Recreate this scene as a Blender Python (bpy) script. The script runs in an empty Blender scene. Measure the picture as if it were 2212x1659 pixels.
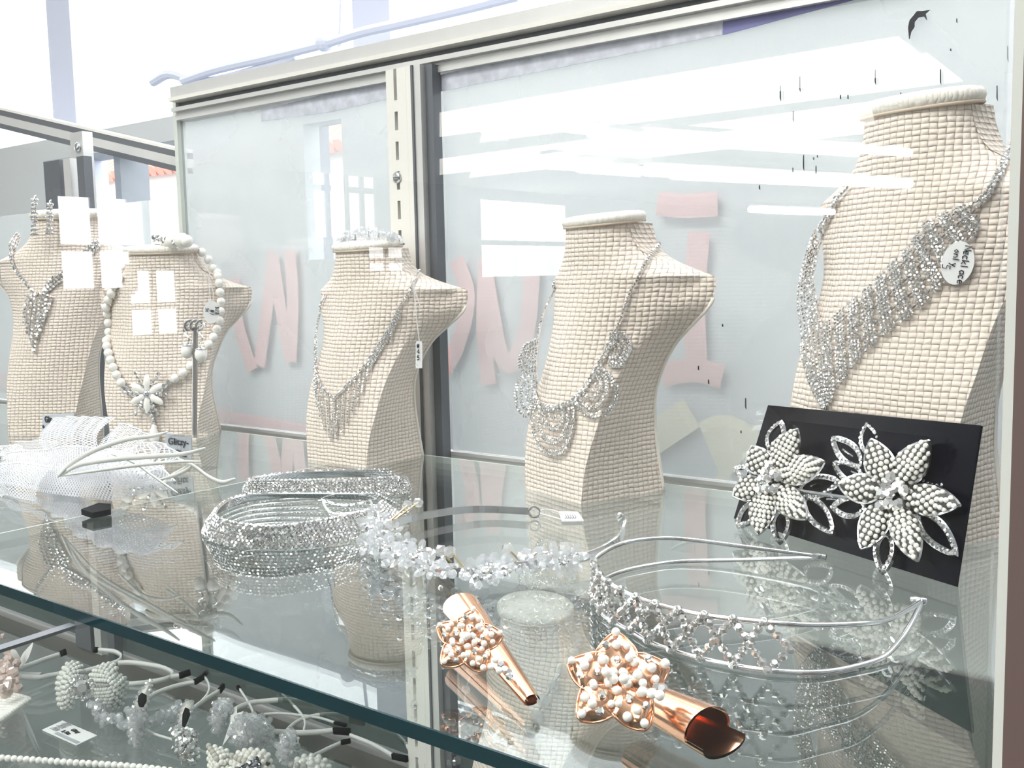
import bpy, math, random
from mathutils import Vector, Matrix
from mathutils.bvhtree import BVHTree
from mathutils.geometry import intersect_line_plane
random.seed(7)
C = bpy.context.scene.collection
SC = bpy.context.scene
# ---------------------------------------------------------------- camera
H = 0.15                      # camera height above the glass shelf, metres; all lengths below are in units of H
CX, CY, F = 1106.0, 829.5, 2202.6
RX, RY, RZ = Vector((.795, -.047, .605)), Vector((.606, .096, -.789)), Vector((-.022, .994, .105))
RX.normalize(); RY = (RY - RX * RX.dot(RY)).normalized(); RZ = RX.cross(RY)      # rows: world axes in camera space
cam_d = bpy.data.cameras.new('camera'); cam = bpy.data.objects.new('camera', cam_d); C.objects.link(cam)
cam_d.sensor_width = 36; cam_d.lens = F / 2212 * 36; cam_d.clip_start = .01; cam_d.clip_end = 200
cam.matrix_world = Matrix(((RX[0], RX[1], RX[2], 0), (RY[0], RY[1], RY[2], 0), (RZ[0], RZ[1], RZ[2], H), (0, 0, 0, 1)))
cam_d.dof.use_dof = False
SC.camera = cam
SC.view_settings.view_transform = 'Standard'; SC.view_settings.look = 'None'
SC.view_settings.exposure = 0.0; SC.view_settings.gamma = 1
SC.cycles.transparent_max_bounces = 24
SC.cycles.max_bounces = 8
SC.cycles.sample_clamp_indirect = 6
# ---------------------------------------------------------------- sky
SKY = 5.0
wd = bpy.data.worlds.new('sky'); SC.world = wd; wd.use_nodes = True
bg = wd.node_tree.nodes['Background']; bg.inputs[0].default_value = (.95, .975, 1, 1); bg.inputs[1].default_value = SKY

# ---------------------------------------------------------------- geometry helpers (units of H, eye at origin, shelf top at z=-1)
def ray(px, py):
    c = Vector(((px - CX) / F, -(py - CY) / F, -1))
    return Vector((RX.dot(c), RY.dot(c), RZ.dot(c)))
def az(px, py, z=-1.0):
    r = ray(px, py); return r * (z / r.z)
def ay(px, py, Y):
    r = ray(px, py); return r * (Y / r.y)
def wpt(p): return Vector((p[0] * H, p[1] * H, (p[2] + 1) * H))
def lerp(a, b, t): return a + (b - a) * t
def frame(n):
    n = n.normalized(); a = Vector((0, 0, 1)) if abs(n.z) < .9 else Vector((1, 0, 0))
    u = a.cross(n).normalized(); return u, n.cross(u), n
def smooth(pts, k=6):
    """Catmull-Rom through points"""
    P = [Vector(p) for p in pts]; P = [P[0] * 2 - P[1]] + P + [P[-1] * 2 - P[-2]]; out = []
    for i in range(1, len(P) - 2):
        for j in range(k):
            t = j / k; a, b, c, d = P[i-1:i+3]
            out.append(.5 * ((2*b) + (c-a)*t + (2*a-5*b+4*c-d)*t*t + (3*b-a-3*c+d)*t**3))
    out.append(P[-2]); return out
def resample(pts, step=None, n=None):
    L = [0]
    for a, b in zip(pts, pts[1:]): L.append(L[-1] + (b - a).length)
    if n is None: n = max(2, int(round(L[-1] / step)) + 1)
    out = []; j = 0
    for i in range(n):
        s = L[-1] * i / (n - 1)
        while j < len(L) - 2 and L[j+1] < s: j += 1
        d = L[j+1] - L[j]; out.append(pts[j].lerp(pts[j+1], (s - L[j]) / d if d > 0 else 0))
    return out
def pos_at(pts, t):
    return resample(pts, n=2)[0] if t <= 0 else _pa(pts, t)
def _pa(pts, t):
    L = [0]
    for a, b in zip(pts, pts[1:]): L.append(L[-1] + (b - a).length)
    s = min(max(t, 0), 1) * L[-1]
    for j in range(len(pts) - 1):
        if L[j+1] >= s:
            d = L[j+1] - L[j]; return pts[j].lerp(pts[j+1], (s - L[j]) / d if d > 0 else 0)
    return pts[-1].copy()
class MB:
    def __init__(s): s.v = []; s.f = []; s.uv = {}; s.sharp = []
    def add(s, V, Fs):
        o = len(s.v); s.v += [Vector(p) for p in V]; s.f += [tuple(i + o for i in f) for f in Fs]; return s
    def quad(s, a, b, c, d): return s.add([a, b, c, d], [(0, 1, 2, 3)])
    def box(s, lo, hi):
        x0, y0, z0 = lo; x1, y1, z1 = hi
        return s.add([(x0,y0,z0),(x1,y0,z0),(x1,y1,z0),(x0,y1,z0),(x0,y0,z1),(x1,y0,z1),(x1,y1,z1),(x0,y1,z1)],
                     [(0,3,2,1),(4,5,6,7),(0,1,5,4),(1,2,6,5),(2,3,7,6),(3,0,4,7)])
    def prism(s, poly, d):
        n = len(poly); d = Vector(d)
        return s.add([Vector(p) for p in poly] + [Vector(p) + d for p in poly],
                     [tuple(range(n))[::-1], tuple(range(n, 2*n))] + [(i, (i+1) % n, n + (i+1) % n, n + i) for i in range(n)])
    def tube(s, pts, r, n=6, closed=False):
        pts = [Vector(p) for p in pts]; m = len(pts); V = []; up = None
        for i, p in enumerate(pts):
            t = (pts[(i+1) % m] - pts[i-1]) if closed else (pts[min(i+1, m-1)] - pts[max(i-1, 0)])
            t.normalize()
            if up is None: up = frame(t)[0]
            up = (up - t * up.dot(t)).normalized(); w = t.cross(up)
            rr = r(i / max(1, m-1)) if callable(r) else r
            V += [p + (up * math.cos(a) + w * math.sin(a)) * rr for a in [2*math.pi*k/n for k in range(n)]]
        Fs = [(i*n+k, i*n+(k+1) % n, ((i+1) % m)*n+(k+1) % n, ((i+1) % m)*n+k) for i in range(m if closed else m-1) for k in range(n)]
        if not closed: Fs += [tuple(range(n))[::-1], tuple((m-1)*n+k for k in range(n))]
        return s.add(V, Fs)
    def band(s, pts, w, up, th):
        """flat strip of width w along up, thickness th"""
        pts = [Vector(p) for p in pts]; m = len(pts); V = []
        for i, p in enumerate(pts):
            t = (pts[min(i+1, m-1)] - pts[max(i-1, 0)]).normalized()
            u = up(i / (m-1)) if callable(up) else Vector(up)
            u = (u - t * u.dot(t)).normalized(); q = t.cross(u); ww = w(i/(m-1)) if callable(w) else w
            V += [p - u*ww/2 - q*th/2, p + u*ww/2 - q*th/2, p + u*ww/2 + q*th/2, p - u*ww/2 + q*th/2]
        Fs = [(i*4+k, i*4+(k+1) % 4, (i+1)*4+(k+1) % 4, (i+1)*4+k) for i in range(m-1) for k in range(4)]
        Fs += [(3,2,1,0), tuple((m-1)*4+k for k in range(4))]
        return s.add(V, Fs)
    def ball(s, c, r, nu=8, nv=5, sq=None):
        c = Vector(c); V = [c + Vector((0,0,r))]; 
        for j in range(1, nv):
            a = math.pi*j/nv
            V += [c + Vector((math.sin(a)*math.cos(2*math.pi*k/nu), math.sin(a)*math.sin(2*math.pi*k/nu), math.cos(a)))*r for k in range(nu)]
        V.append(c - Vector((0,0,r))); L = len(V) - 1
        if sq:
            n, q = sq; n = n.normalized(); V = [p + n*((p-c).dot(n))*(q-1) for p in V]
        Fs = [(0, 1+k, 1+(k+1) % nu) for k in range(nu)]
        for j in range(nv-2): Fs += [(1+j*nu+k, 1+(j+1)*nu+k, 1+(j+1)*nu+(k+1) % nu, 1+j*nu+(k+1) % nu) for k in range(nu)]
        Fs += [(L, L-nu+(k+1) % nu, L-nu+k) for k in range(nu)]
        return s.add(V, Fs)
    def gem(s, p, n, r, k=6, ht=.8):
        u, v, n = frame(n); a0 = random.random()*6.28; V = []
        n = (n + u*random.uniform(-.18,.18) + v*random.uniform(-.18,.18)).normalized(); u, v, n = frame(n)
        for rr, hh in ((.8, -.3), (1, .25), (.55, ht)):
            V += [p + (u*math.cos(a0+2*math.pi*i/k) + v*math.sin(a0+2*math.pi*i/k))*r*rr + n*r*hh for i in range(k)]
        Fs = [(j*k+i, j*k+(i+1) % k, (j+1)*k+(i+1) % k, (j+1)*k+i) for j in range(2) for i in range(k)] + [tuple(2*k+i for i in range(k))]
        return s.add(V, Fs)
    def bead(s, c, r, d=None):
        """faceted crystal bead (bicone-like)"""
        n = d or Vector((random.uniform(-1,1), random.uniform(-1,1), random.uniform(-1,1)))
        u, v, n = frame(n); k = 6; V = []
        for rr, hh in ((.45, -.85), (1, -.25), (1, .25), (.45, .85)):
            V += [c + (u*math.cos(2*math.pi*i/k) + v*math.sin(2*math.pi*i/k))*r*rr + n*r*hh for i in range(k)]
        return s.add(V, [(j*k+i, j*k+(i+1) % k, (j+1)*k+(i+1) % k, (j+1)*k+i) for j in range(3) for i in range(k)] +
                     [tuple(range(k))[::-1], tuple(3*k+i for i in range(k))])
    def grid(s, rows):
        n = len(rows[0]); m = len(rows)
        return s.add([p for r in rows for p in r], [(i*n+j, i*n+j+1, (i+1)*n+j+1, (i+1)*n+j) for i in range(m-1) for j in range(n-1)])
    def lathe(s, c, prof, ax=Vector((0,0,1)), n=24, sx=1, sy=1):
        u, v, a = frame(ax); V = []
        for r, z in prof: V += [Vector(c) + u*math.cos(2*math.pi*i/n)*r*sx + v*math.sin(2*math.pi*i/n)*r*sy + a*z for i in range(n)]
        m = len(prof)
        return s.add(V, [(j*n+i, j*n+(i+1) % n, (j+1)*n+(i+1) % n, (j+1)*n+i) for j in range(m-1) for i in range(n)] +
                     [tuple(range(n))[::-1], tuple((m-1)*n+i for i in range(n))])
    def build(s, name, mat, parent=None, sm=False, mods=None):
        o0 = parent_loc(parent)
        me = bpy.data.meshes.new(name); me.from_pydata([tuple(wpt(p) - o0) for p in s.v], [], s.f); me.update()
        if s.uv:
            uvl = me.uv_layers.new(name='UVMap')
            for lo in me.loops: uvl.data[lo.index].uv = s.uv.get(lo.vertex_index, (0, 0))
        if sm:
            for p in me.polygons: p.use_smooth = True
        me.materials.append(mat)
        o = bpy.data.objects.new(name, me); C.objects.link(o)
        if parent: o.parent = parent
        if sm == 'auto':
            me.set_sharp_from_angle(angle=math.radians(38))
        return o
LOC = {}
def parent_loc(p):
    v = Vector((0, 0, 0))
    while p is not None: v = v + Vector(p.location); p = p.parent
    return v
def tag(o, label, cat, group=None):
    o['label'] = label; o['category'] = cat
    if group: o['group'] = group
    return o
def thing(name, loc, label, cat, group=None):
    o = bpy.data.objects.new(name, None); C.objects.link(o); o.empty_display_size = .01
    o.location = wpt(loc); return tag(o, label, cat, group)
def struct(o): o['kind'] = 'structure'; return o

# ---------------------------------------------------------------- materials
def mat(name):
    m = bpy.data.materials.new(name); m.use_nodes = True; nt = m.node_tree; nt.nodes.clear()
    out = nt.nodes.new('ShaderNodeOutputMaterial'); return m, nt, out
def N(nt, t, **kw):
    n = nt.nodes.new(t)
    for k, v in kw.items():
        if k in n.inputs: n.inputs[k].default_value = v
        else: setattr(n, k, v)
    return n
def L(nt, a, b): nt.links.new(a, b)
def pbr(name, col, rough=.5, metal=0, noise=0, nscale=40, bump=0, **kw):
    m, nt, out = mat(name); b = N(nt, 'ShaderNodeBsdfPrincipled'); L(nt, b.outputs[0], out.inputs[0])
    b.inputs['Base Color'].default_value = (*col, 1); b.inputs['Roughness'].default_value = rough; b.inputs['Metallic'].default_value = metal
    for k, v in kw.items(): b.inputs[k.replace('_', ' ')].default_value = v
    tc = N(nt, 'ShaderNodeTexCoord'); nz = N(nt, 'ShaderNodeTexNoise'); nz.inputs['Scale'].default_value = nscale; nz.inputs['Detail'].default_value = 3
    L(nt, tc.outputs['Object'], nz.inputs['Vector'])
    if noise:
        mr = N(nt, 'ShaderNodeMapRange'); mr.inputs[3].default_value = 1 - noise; mr.inputs[4].default_value = 1 + noise
        mx = N(nt, 'ShaderNodeMix', data_type='RGBA', blend_type='MULTIPLY'); mx.inputs[0].default_value = 1
        L(nt, nz.outputs[0], mr.inputs[0]); mx.inputs[6].default_value = (*col, 1); L(nt, mr.outputs[0], mx.inputs[7]); L(nt, mx.outputs[2], b.inputs['Base Color'])
    if bump:
        bp = N(nt, 'ShaderNodeBump'); bp.inputs['Strength'].default_value = bump; bp.inputs['Distance'].default_value = .001
        L(nt, nz.outputs[0], bp.inputs['Height']); L(nt, bp.outputs[0], b.inputs['Normal'])
    return m
def glass(name, tint=(1, 1, 1), film=0.0, filmcol=(.9, .9, .9), ior=1.5, refl=1.0, smudge=0):
    """thin pane: see-through, mirror-like by Fresnel, with an optional hazy film"""
    m, nt, out = mat(name)
    tr = N(nt, 'ShaderNodeBsdfTransparent'); tr.inputs[0].default_value = (*tint, 1)
    gl = N(nt, 'ShaderNodeBsdfGlossy'); gl.inputs[0].default_value = (1, 1, 1, 1); gl.inputs['Roughness'].default_value = .0
    fr = N(nt, 'ShaderNodeFresnel'); fr.inputs[0].default_value = ior
    # thin panes are seen from both faces: use |cos| so the back face reflects alike
    geo = N(nt, 'ShaderNodeNewGeometry'); dot = N(nt, 'ShaderNodeVectorMath', operation='DOT_PRODUCT')
    L(nt, geo.outputs['Normal'], dot.inputs[0]); L(nt, geo.outputs['Incoming'], dot.inputs[1])
    ab = N(nt, 'ShaderNodeMath', operation='ABSOLUTE'); L(nt, dot.outputs['Value'], ab.inputs[0])
    om = N(nt, 'ShaderNodeMath', operation='SUBTRACT'); om.inputs[0].default_value = 1; L(nt, ab.outputs[0], om.inputs[1])
    pw = N(nt, 'ShaderNodeMath', operation='POWER'); L(nt, om.outputs[0], pw.inputs[0]); pw.inputs[1].default_value = 5
    r0 = ((ior-1)/(ior+1))**2
    ma = N(nt, 'ShaderNodeMath', operation='MULTIPLY_ADD'); L(nt, pw.outputs[0], ma.inputs[0]); ma.inputs[1].default_value = (1-r0)*refl; ma.inputs[2].default_value = r0*refl
    base = tr
    if film:
        df = N(nt, 'ShaderNodeBsdfDiffuse'); df.inputs[0].default_value = (*filmcol, 1)
        tl = N(nt, 'ShaderNodeBsdfTranslucent'); tl.inputs[0].default_value = (*filmcol, 1)
        m1 = N(nt, 'ShaderNodeMixShader'); m1.inputs[0].default_value = .45; L(nt, df.outputs[0], m1.inputs[1]); L(nt, tl.outputs[0], m1.inputs[2])
        m2 = N(nt, 'ShaderNodeMixShader'); m2.inputs[0].default_value = film; L(nt, tr.outputs[0], m2.inputs[1]); L(nt, m1.outputs[0], m2.inputs[2]); base = m2
        if smudge:
            tc = N(nt, 'ShaderNodeTexCoord'); nz = N(nt, 'ShaderNodeTexNoise'); nz.inputs['Scale'].default_value = 5; nz.inputs['Detail'].default_value = 4
            L(nt, tc.outputs['Object'], nz.inputs[0]); mr = N(nt, 'ShaderNodeMapRange'); mr.inputs[1].default_value = .3; mr.inputs[2].default_value = .7
            mr.inputs[3].default_value = film - smudge; mr.inputs[4].default_value = film + smudge; L(nt, nz.outputs[0], mr.inputs[0]); L(nt, mr.outputs[0], m2.inputs[0])
    mx = N(nt, 'ShaderNodeMixShader'); L(nt, ma.outputs[0], mx.inputs[0]); L(nt, base.outputs[0], mx.inputs[1]); L(nt, gl.outputs[0], mx.inputs[2])
    L(nt, mx.outputs[0], out.inputs[0]); return m
def emit(name, col, s):
    m, nt, out = mat(name); e = N(nt, 'ShaderNodeEmission'); e.inputs[0].default_value = (*col, 1); e.inputs[1].default_value = s; L(nt, e.outputs[0], out.inputs[0]); return m
def weave(name, col, cell, bump=1.0, shade=.80):
    """two-over-two raffia weave driven by the UV map (metres)"""
    m, nt, out = mat(name); b = N(nt, 'ShaderNodeBsdfPrincipled'); L(nt, b.outputs[0], out.inputs[0]); b.inputs['Roughness'].default_value = .7
    tc = N(nt, 'ShaderNodeTexCoord'); nzw = N(nt, 'ShaderNodeTexNoise'); nzw.inputs['Scale'].default_value = 70
    L(nt, tc.outputs['Object'], nzw.inputs[0])
    off = N(nt, 'ShaderNodeVectorMath', operation='SCALE'); off.inputs['Scale'].default_value = cell*.45; L(nt, nzw.outputs['Color'], off.inputs[0])
    ad = N(nt, 'ShaderNodeVectorMath', operation='ADD'); L(nt, tc.outputs['UV'], ad.inputs[0]); L(nt, off.outputs[0], ad.inputs[1])
    sc = N(nt, 'ShaderNodeVectorMath', operation='MULTIPLY'); sc.inputs[1].default_value = (1/cell, 1.35/cell, 1); L(nt, ad.outputs[0], sc.inputs[0])
    sp = N(nt, 'ShaderNodeSeparateXYZ'); L(nt, sc.outputs[0], sp.inputs[0])
    def M(op, a, bb=None, c=None):
        n = N(nt, 'ShaderNodeMath', operation=op)
        for i, x in enumerate((a, bb, c)):
            if x is None: continue
            if isinstance(x, (int, float)): n.inputs[i].default_value = x
            else: L(nt, x, n.inputs[i])
        return n.outputs[0]
    fx, fy = M('FRACT', sp.outputs[0]), M('FRACT', sp.outputs[1])
    par = M('MODULO', M('ADD', M('FLOOR', sp.outputs[0]), M('FLOOR', sp.outputs[1])), 2)
    par = M('ABSOLUTE', par)
    hx = M('SINE', M('MULTIPLY', fx, math.pi)); hy = M('SINE', M('MULTIPLY', fy, math.pi))
    hor = M('MULTIPLY', M('POWER', hy, .5), M('ADD', .55, M('MULTIPLY', hx, .45)))
    ver = M('MULTIPLY', M('POWER', hx, .5), M('ADD', .55, M('MULTIPLY', hy, .45)))
    hgt = M('ADD', M('MULTIPLY', par, hor), M('MULTIPLY', M('SUBTRACT', 1, par), ver))
    bp = N(nt, 'ShaderNodeBump'); bp.inputs['Strength'].default_value = bump; bp.inputs['Distance'].default_value = cell*.28
    L(nt, hgt, bp.inputs['Height']); L(nt, bp.outputs[0], b.inputs['Normal'])
    mr = N(nt, 'ShaderNodeMapRange'); mr.inputs[1].default_value = 0; mr.inputs[2].default_value = .55; mr.inputs[3].default_value = shade; mr.inputs[4].default_value = 1; L(nt, hgt, mr.inputs[0])
    mx = N(nt, 'ShaderNodeMix', data_type='RGBA', blend_type='MULTIPLY'); mx.inputs[0].default_value = 1; mx.inputs[6].default_value = (*col, 1); L(nt, mr.outputs[0], mx.inputs[7])
    L(nt, mx.outputs[2], b.inputs['Base Color']); return m
def net(name, col, cell, thr=.28, solid=.0):
    """fine netting: threads opaque, holes open, driven by UV"""
    m, nt, out = mat(name)
    tc = N(nt, 'ShaderNodeTexCoord'); mp = N(nt, 'ShaderNodeMapping'); mp.inputs['Rotation'].default_value = (0, 0, .785); mp.inputs['Scale'].default_value = (1/cell, 1/cell, 1)
    L(nt, tc.outputs['UV'], mp.inputs[0]); sp = N(nt, 'ShaderNodeSeparateXYZ'); L(nt, mp.outputs[0], sp.inputs[0])
    def M(op, a, bb=None):
        n = N(nt, 'ShaderNodeMath', operation=op)
        for i, x in enumerate((a, bb)):
            if x is None: continue
            if isinstance(x, (int, float)): n.inputs[i].default_value = x
            else: L(nt, x, n.inputs[i])
        return n.outputs[0]
    a = M('LESS_THAN', M('FRACT', sp.outputs[0]), thr); b = M('LESS_THAN', M('FRACT', sp.outputs[1]), thr)
    al = M('MAXIMUM', M('MAXIMUM', a, b), solid)
    tr = N(nt, 'ShaderNodeBsdfTransparent'); df = N(nt, 'ShaderNodeBsdfDiffuse'); df.inputs[0].default_value = (*col, 1)
    tl = N(nt, 'ShaderNodeBsdfTranslucent'); tl.inputs[0].default_value = (*col, 1)
    m1 = N(nt, 'ShaderNodeMixShader'); m1.inputs[0].default_value = .4; L(nt, df.outputs[0], m1.inputs[1]); L(nt, tl.outputs[0], m1.inputs[2])
    mx = N(nt, 'ShaderNodeMixShader'); L(nt, al, mx.inputs[0]); L(nt, tr.outputs[0], mx.inputs[1]); L(nt, m1.outputs[0], mx.inputs[2]); L(nt, mx.outputs[0], out.inputs[0]); return m
M_raffia = weave('cream_raffia', (.875, .77, .69), .0044, 1.0, .68)
M_raffia_top = weave('cream_raffia_top', (.86, .82, .76), .003, .6, .9)
M_stone = pbr('rhinestone', (.94, .93, .92), .08, .86)
M_silver = pbr('silver', (.86, .86, .88), .18, 1.0)
M_steel = pbr('dull_steel', (.45, .43, .42), .35, 1.0, noise=.1, nscale=300)
M_alu = pbr('brushed_aluminium', (.73, .725, .72), .42, .55, noise=.05, nscale=60)
M_alu_dark = pbr('dark_channel', (.16, .17, .19), .5, .4)
M_alu_lite = pbr('ivory_painted_metal', (.84, .82, .78), .4, .1)
M_pearl = pbr('pearl', (.93, .91, .87), .22, 0, Coat_Weight=.6)
M_seed = pbr('seed_pearl', (.96, .94, .88), .28, 0, Coat_Weight=.4)
M_white = pbr('white_satin', (.85, .85, .84), .5, 0, noise=.04, nscale=400, bump=.2)
M_band = pbr('white_ribbon', (.80, .80, .79), .6, 0, noise=.05, nscale=300)
M_felt = pbr('cream_felt', (.80, .78, .74), .9, 0, noise=.05, nscale=500)
M_black = pbr('black_velvet', (.006, .006, .008), .8, Specular_IOR_Level=.1)
M_card = pbr('black_card', (.003, .003, .007), .2, 0, Specular_IOR_Level=.12)
M_paper = pbr('white_paper', (.86, .86, .87), .6)
M_ink = pbr('black_ink', (.02, .02, .03), .6)
M_inkgrey = pbr('grey_ink', (.42, .43, .47), .6)
M_rose = pbr('rose_gold', (.93, .52, .33), .16, 1.0)
M_gold = pbr('pale_gold', (.80, .62, .35), .25, 1.0)
M_feather = pbr('white_feather', (.84, .84, .81), .6, 0, noise=.04, nscale=200)
M_net = net('white_netting', (.84, .84, .88), .0021, .36, .12)
M_net2 = net('white_netting_open', (.84, .84, .88), .0024, .28, .02)
M_pane = glass('clear_pane', (.975, .985, .98))
M_shelf = glass('shelf_glass', (.93, .955, .945), refl=1.5)
M_edge = pbr('green_glass_edge', (.003, .030, .040), .12, 0, noise=.3, nscale=30, Specular_IOR_Level=.2)
M_edge_lite = pbr('pale_glass_edge', (.62, .66, .62), .3)
M_film = glass('hazy_back_pane', (.96, .98, .98), film=.26, filmcol=(.89, .895, .92), smudge=.05)
M_acryl = glass('clear_acrylic', (.95, .97, .96), refl=1.4)
M_crys = glass('clear_crystal', (.93, .94, .95), film=.30, filmcol=(.95, .95, .97), refl=2.5)
M_crysp = pbr('blush_crystal', (.75, .60, .55), .1, .3)

# ================================================================= ROOM (setting)
def sbox(name, lo, hi, m): return struct(MB().box(lo, hi).build(name, m))
M_floor = pbr('grey_shop_floor', (.07, .075, .07), .5, 0, noise=.15, nscale=3)
M_ceil = pbr('white_ceiling', (.62, .62, .62), .8, 0, noise=.03, nscale=4)
M_wall = pbr('pale_wall', (.16, .165, .17), .8, 0, noise=.05, nscale=2)
M_out = pbr('pale_paving', (.55, .56, .56), .8, 0, noise=.08, nscale=1)
sbox("floor", (-96, -216, -8.2), (14, 12, -8), M_floor)
sbox("ceiling", (-96, -216, 13), (14, 4.9, 13.3), M_ceil)
sbox("wall_right", (12, -216, -8), (12.4, 12, 13), M_wall)
M_day = emit('daylight_pane', (1, 1, 1), 7)
M_tube = emit('fluorescent_tube', (1, .98, .92), 20)
M_trof = emit('ceiling_light_diffuser', (1, .96, .86), 6)
M_fill = emit('added_fill_panel', (1, .97, .93), 24)  # emission of the fill panels added for the bust fronts
M_dark = pbr('grey_mullion', (.25, .27, .30), .5)
M_washed = pbr('washed_lavender_metal', (.62, .64, .76), .5)  # grey metal lightened: the milky veil is put into its colour
def mirror_to(px, py, X=None, Z=None):
    """where the eye ray lands after bouncing off the front pane: the real place of the lamp or window seen mirrored there"""
    r = ray(px, py); p = r * (1.58 / r.y); d = Vector((r.x, -r.y, r.z))
    return p + d * (((X - p.x) / d.x) if X is not None else ((Z - p.z) / d.z))
sbox('wall_back', (-95, -215, -8), (14, -214, 13), M_wall)
sbox('wall_left', (-95.5, -215, -8), (-95, -8, 13), M_wall)
for i, (x0, y0, x1, y1) in enumerate(((112, 415, 288, 628), (268, 578, 388, 725), (662, 262, 742, 520), (1030, 425, 1180, 600), (788, 528, 872, 590)), 1):
    a, b = mirror_to(x0, y0, X=-94.9), mirror_to(x1, y1, X=-94.9)
    ya, yb, z0, z1 = min(a.y, b.y), max(a.y, b.y), min(a.z, b.z), max(a.z, b.z)
    w = struct(MB().box((-95, ya, z0), (-94.8, yb, z1)).build('window_%d' % i, M_day))
    mb = MB(); t = .35
    for k in (.0, .5, 1): mb.box((-94.8, lerp(ya, yb, k) - t, z0), (-94.5, lerp(ya, yb, k) + t, z1))
    for k in (0, .45, 1): mb.box((-94.8, ya, lerp(z0, z1, k) - t), (-94.5, yb, lerp(z0, z1, k) + t))
    mb.build('window_mullions', M_dark, w)
for i, (x0, y0, x1, y1, w) in enumerate(((1395, 290, 1965, 330, .4), (1395, 368, 1965, 397, .65), (1180, 270, 1315, 285, .4), (1180, 352, 1320, 362, .6), (1620, 452, 1800, 458, .6))):
    a, b = mirror_to(x0, y0, Z=11), mirror_to(x1, y1, Z=11)
    t = thing('ceiling_tube_light', a.lerp(b, .5), ('long fluorescent tube on the shop ceiling, upper mirrored line', 'long fluorescent tube on the shop ceiling, brighter lower mirrored line',
        'short fluorescent tube, upper one left of centre', 'short fluorescent tube, lower one left of centre', 'far fluorescent tube mirrored beside the right bust')[i], 'lamp', 'ceiling tubes mirrored in the front pane')
    d = (b - a).normalized(); s = d.cross(Vector((0, 0, 1)))
    MB().tube([a, b], w, 8).build('tube', M_tube, t)
    MB().band([a + Vector((0,0,w*1.6)), b + Vector((0,0,w*1.6))], w * 3, s, w * .8).build('housing', M_ceil, t)
for i, q in enumerate((((950, 246), (950, 296), (2030, 150), (1940, 82)), ((950, 345), (950, 378), (1890, 268), (1880, 222)))):
    P = [mirror_to(x, y, Z=12.9) for x, y in q]
    tag(MB().prism(P, (0, 0, .1)).build('ceiling_light_panel', M_trof), ('wide warm ceiling light panel, upper mirrored streak', 'wide warm ceiling light panel, lower mirrored streak')[i], 'lamp', 'ceiling light panels')
for i, (x, y) in enumerate(((-9, -7), (-2, -7), (-9, -20), (-2, -20))):  # unseen fill panels, added to light the fronts of the busts
    tag(MB().box((x - 2.2, y - 3, 12.8), (x + 2.2, y + 3, 13)).build('ceiling_light_panel', M_fill), 'square fill panel added above the customer side of the case, out of view', 'lamp', 'added overhead fill panels')

# ================================================================= OUTSIDE BEYOND THE CASE
M_house = pbr('white_stucco', (.72, .72, .70), .9, 0, noise=.04, nscale=1)
M_tile = pbr('terracotta_tile', (.72, .30, .24), .7, 0, noise=.2, nscale=6)
M_street = pbr('street_asphalt', (.30, .31, .32), .9)
struct(MB().box((-150, 12, -9), (40, 120, -8.4)).build('ground', M_street))
def rect_y(x0, y0, x1, y1, Y, d=.3):
    """an upright slab at depth Y filling about this part of the view"""
    a, b = ay(x0, y0, Y), ay(x1, y1, Y); return (min(a.x, b.x), Y, min(a.z, b.z)), (max(a.x, b.x), Y + d, max(a.z, b.z))
house = thing('street_house', ay(230, 470, 60), 'white stucco house with a red tiled roof across the street', 'building')
p0 = ay(60, 372, 60); p1 = ay(760, 372, 60)
MB().box((p0.x - 40, 60, -8.4), (p1.x + 20, 72, p0.z - 1.4)).build('wall', M_house, house)
mb = MB()
n = 90
for i in range(n):
    x = lerp(p0.x - 40, p1.x + 20, i / n); w = (p1.x - p0.x + 60) / n
    mb.tube([Vector((x, 58.6, p0.z - 2.0)), Vector((x, 63, p0.z + .9))], w * .52, 6)
mb.build('roof', M_tile, house)
# street window frame standing behind the case
fr = thing('shop_window_frame', (-14, 9, -8), 'grey metal shop window frame behind the display case', 'window frame')
def upright(x0, x1, y, Y, name='post', m=M_dark, top=12.9, par=None):
    a, b = ay(x0, y, Y), ay(x1, y, Y); MB().box((a.x, Y, -8), (b.x, Y + .5, top)).build(name, m, par)
upright(566, 655, 450, 9, 'post', M_dark, 2.2, fr)
upright(250, 263, 420, 9.1, 'mullion', M_dark, 2.2, fr)
upright(762, 842, 60, 9, 'post', M_washed, 12.9, fr)
upright(102, 152, 60, 9, 'post', M_washed, 12.9, fr)
a = ay(200, 300, 9); b = ay(566, 388, 9)
MB().box((-32, 8.9, ay(330, 318, 9).z), (-9.5, 9.4, ay(330, 300, 9).z)).build('transom', M_dark, fr)

# panel wall added close behind the case to block the sky, with openings to the street
M_low = pbr('pale_grey_panel_wall', (.60, .63, .65), .7, 0, noise=.06, nscale=3)
YW = 6.67; ZT = 1.78
def xw(px, py=450): return ay(px, py, YW).x
cols = [(-42, xw(100), None), (xw(100), xw(388), (325, 548)), (xw(388), xw(662), None), (xw(662), xw(744), (262, 560)), (xw(744), 12, None)]
mb = MB()
for x0, x1, op in cols:
    if op is None:      # low opening added so the daylit street brightens the lower panes
        mb.box((x0, YW, -8), (x1, YW + .2, -2.55)); mb.box((x0, YW, -1.75), (x1, YW + .2, ZT)); continue
    pm = 240 if x0 < -9 else 700
    zt, zb = ay(pm, op[0], YW).z, ay(pm, op[1], YW).z
    mb.box((x0, YW, -8), (x1, YW + .2, zb)); mb.box((x0, YW, zt), (x1, YW + .2, ZT))
struct(mb.build('wall_sky_block', M_low))
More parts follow.
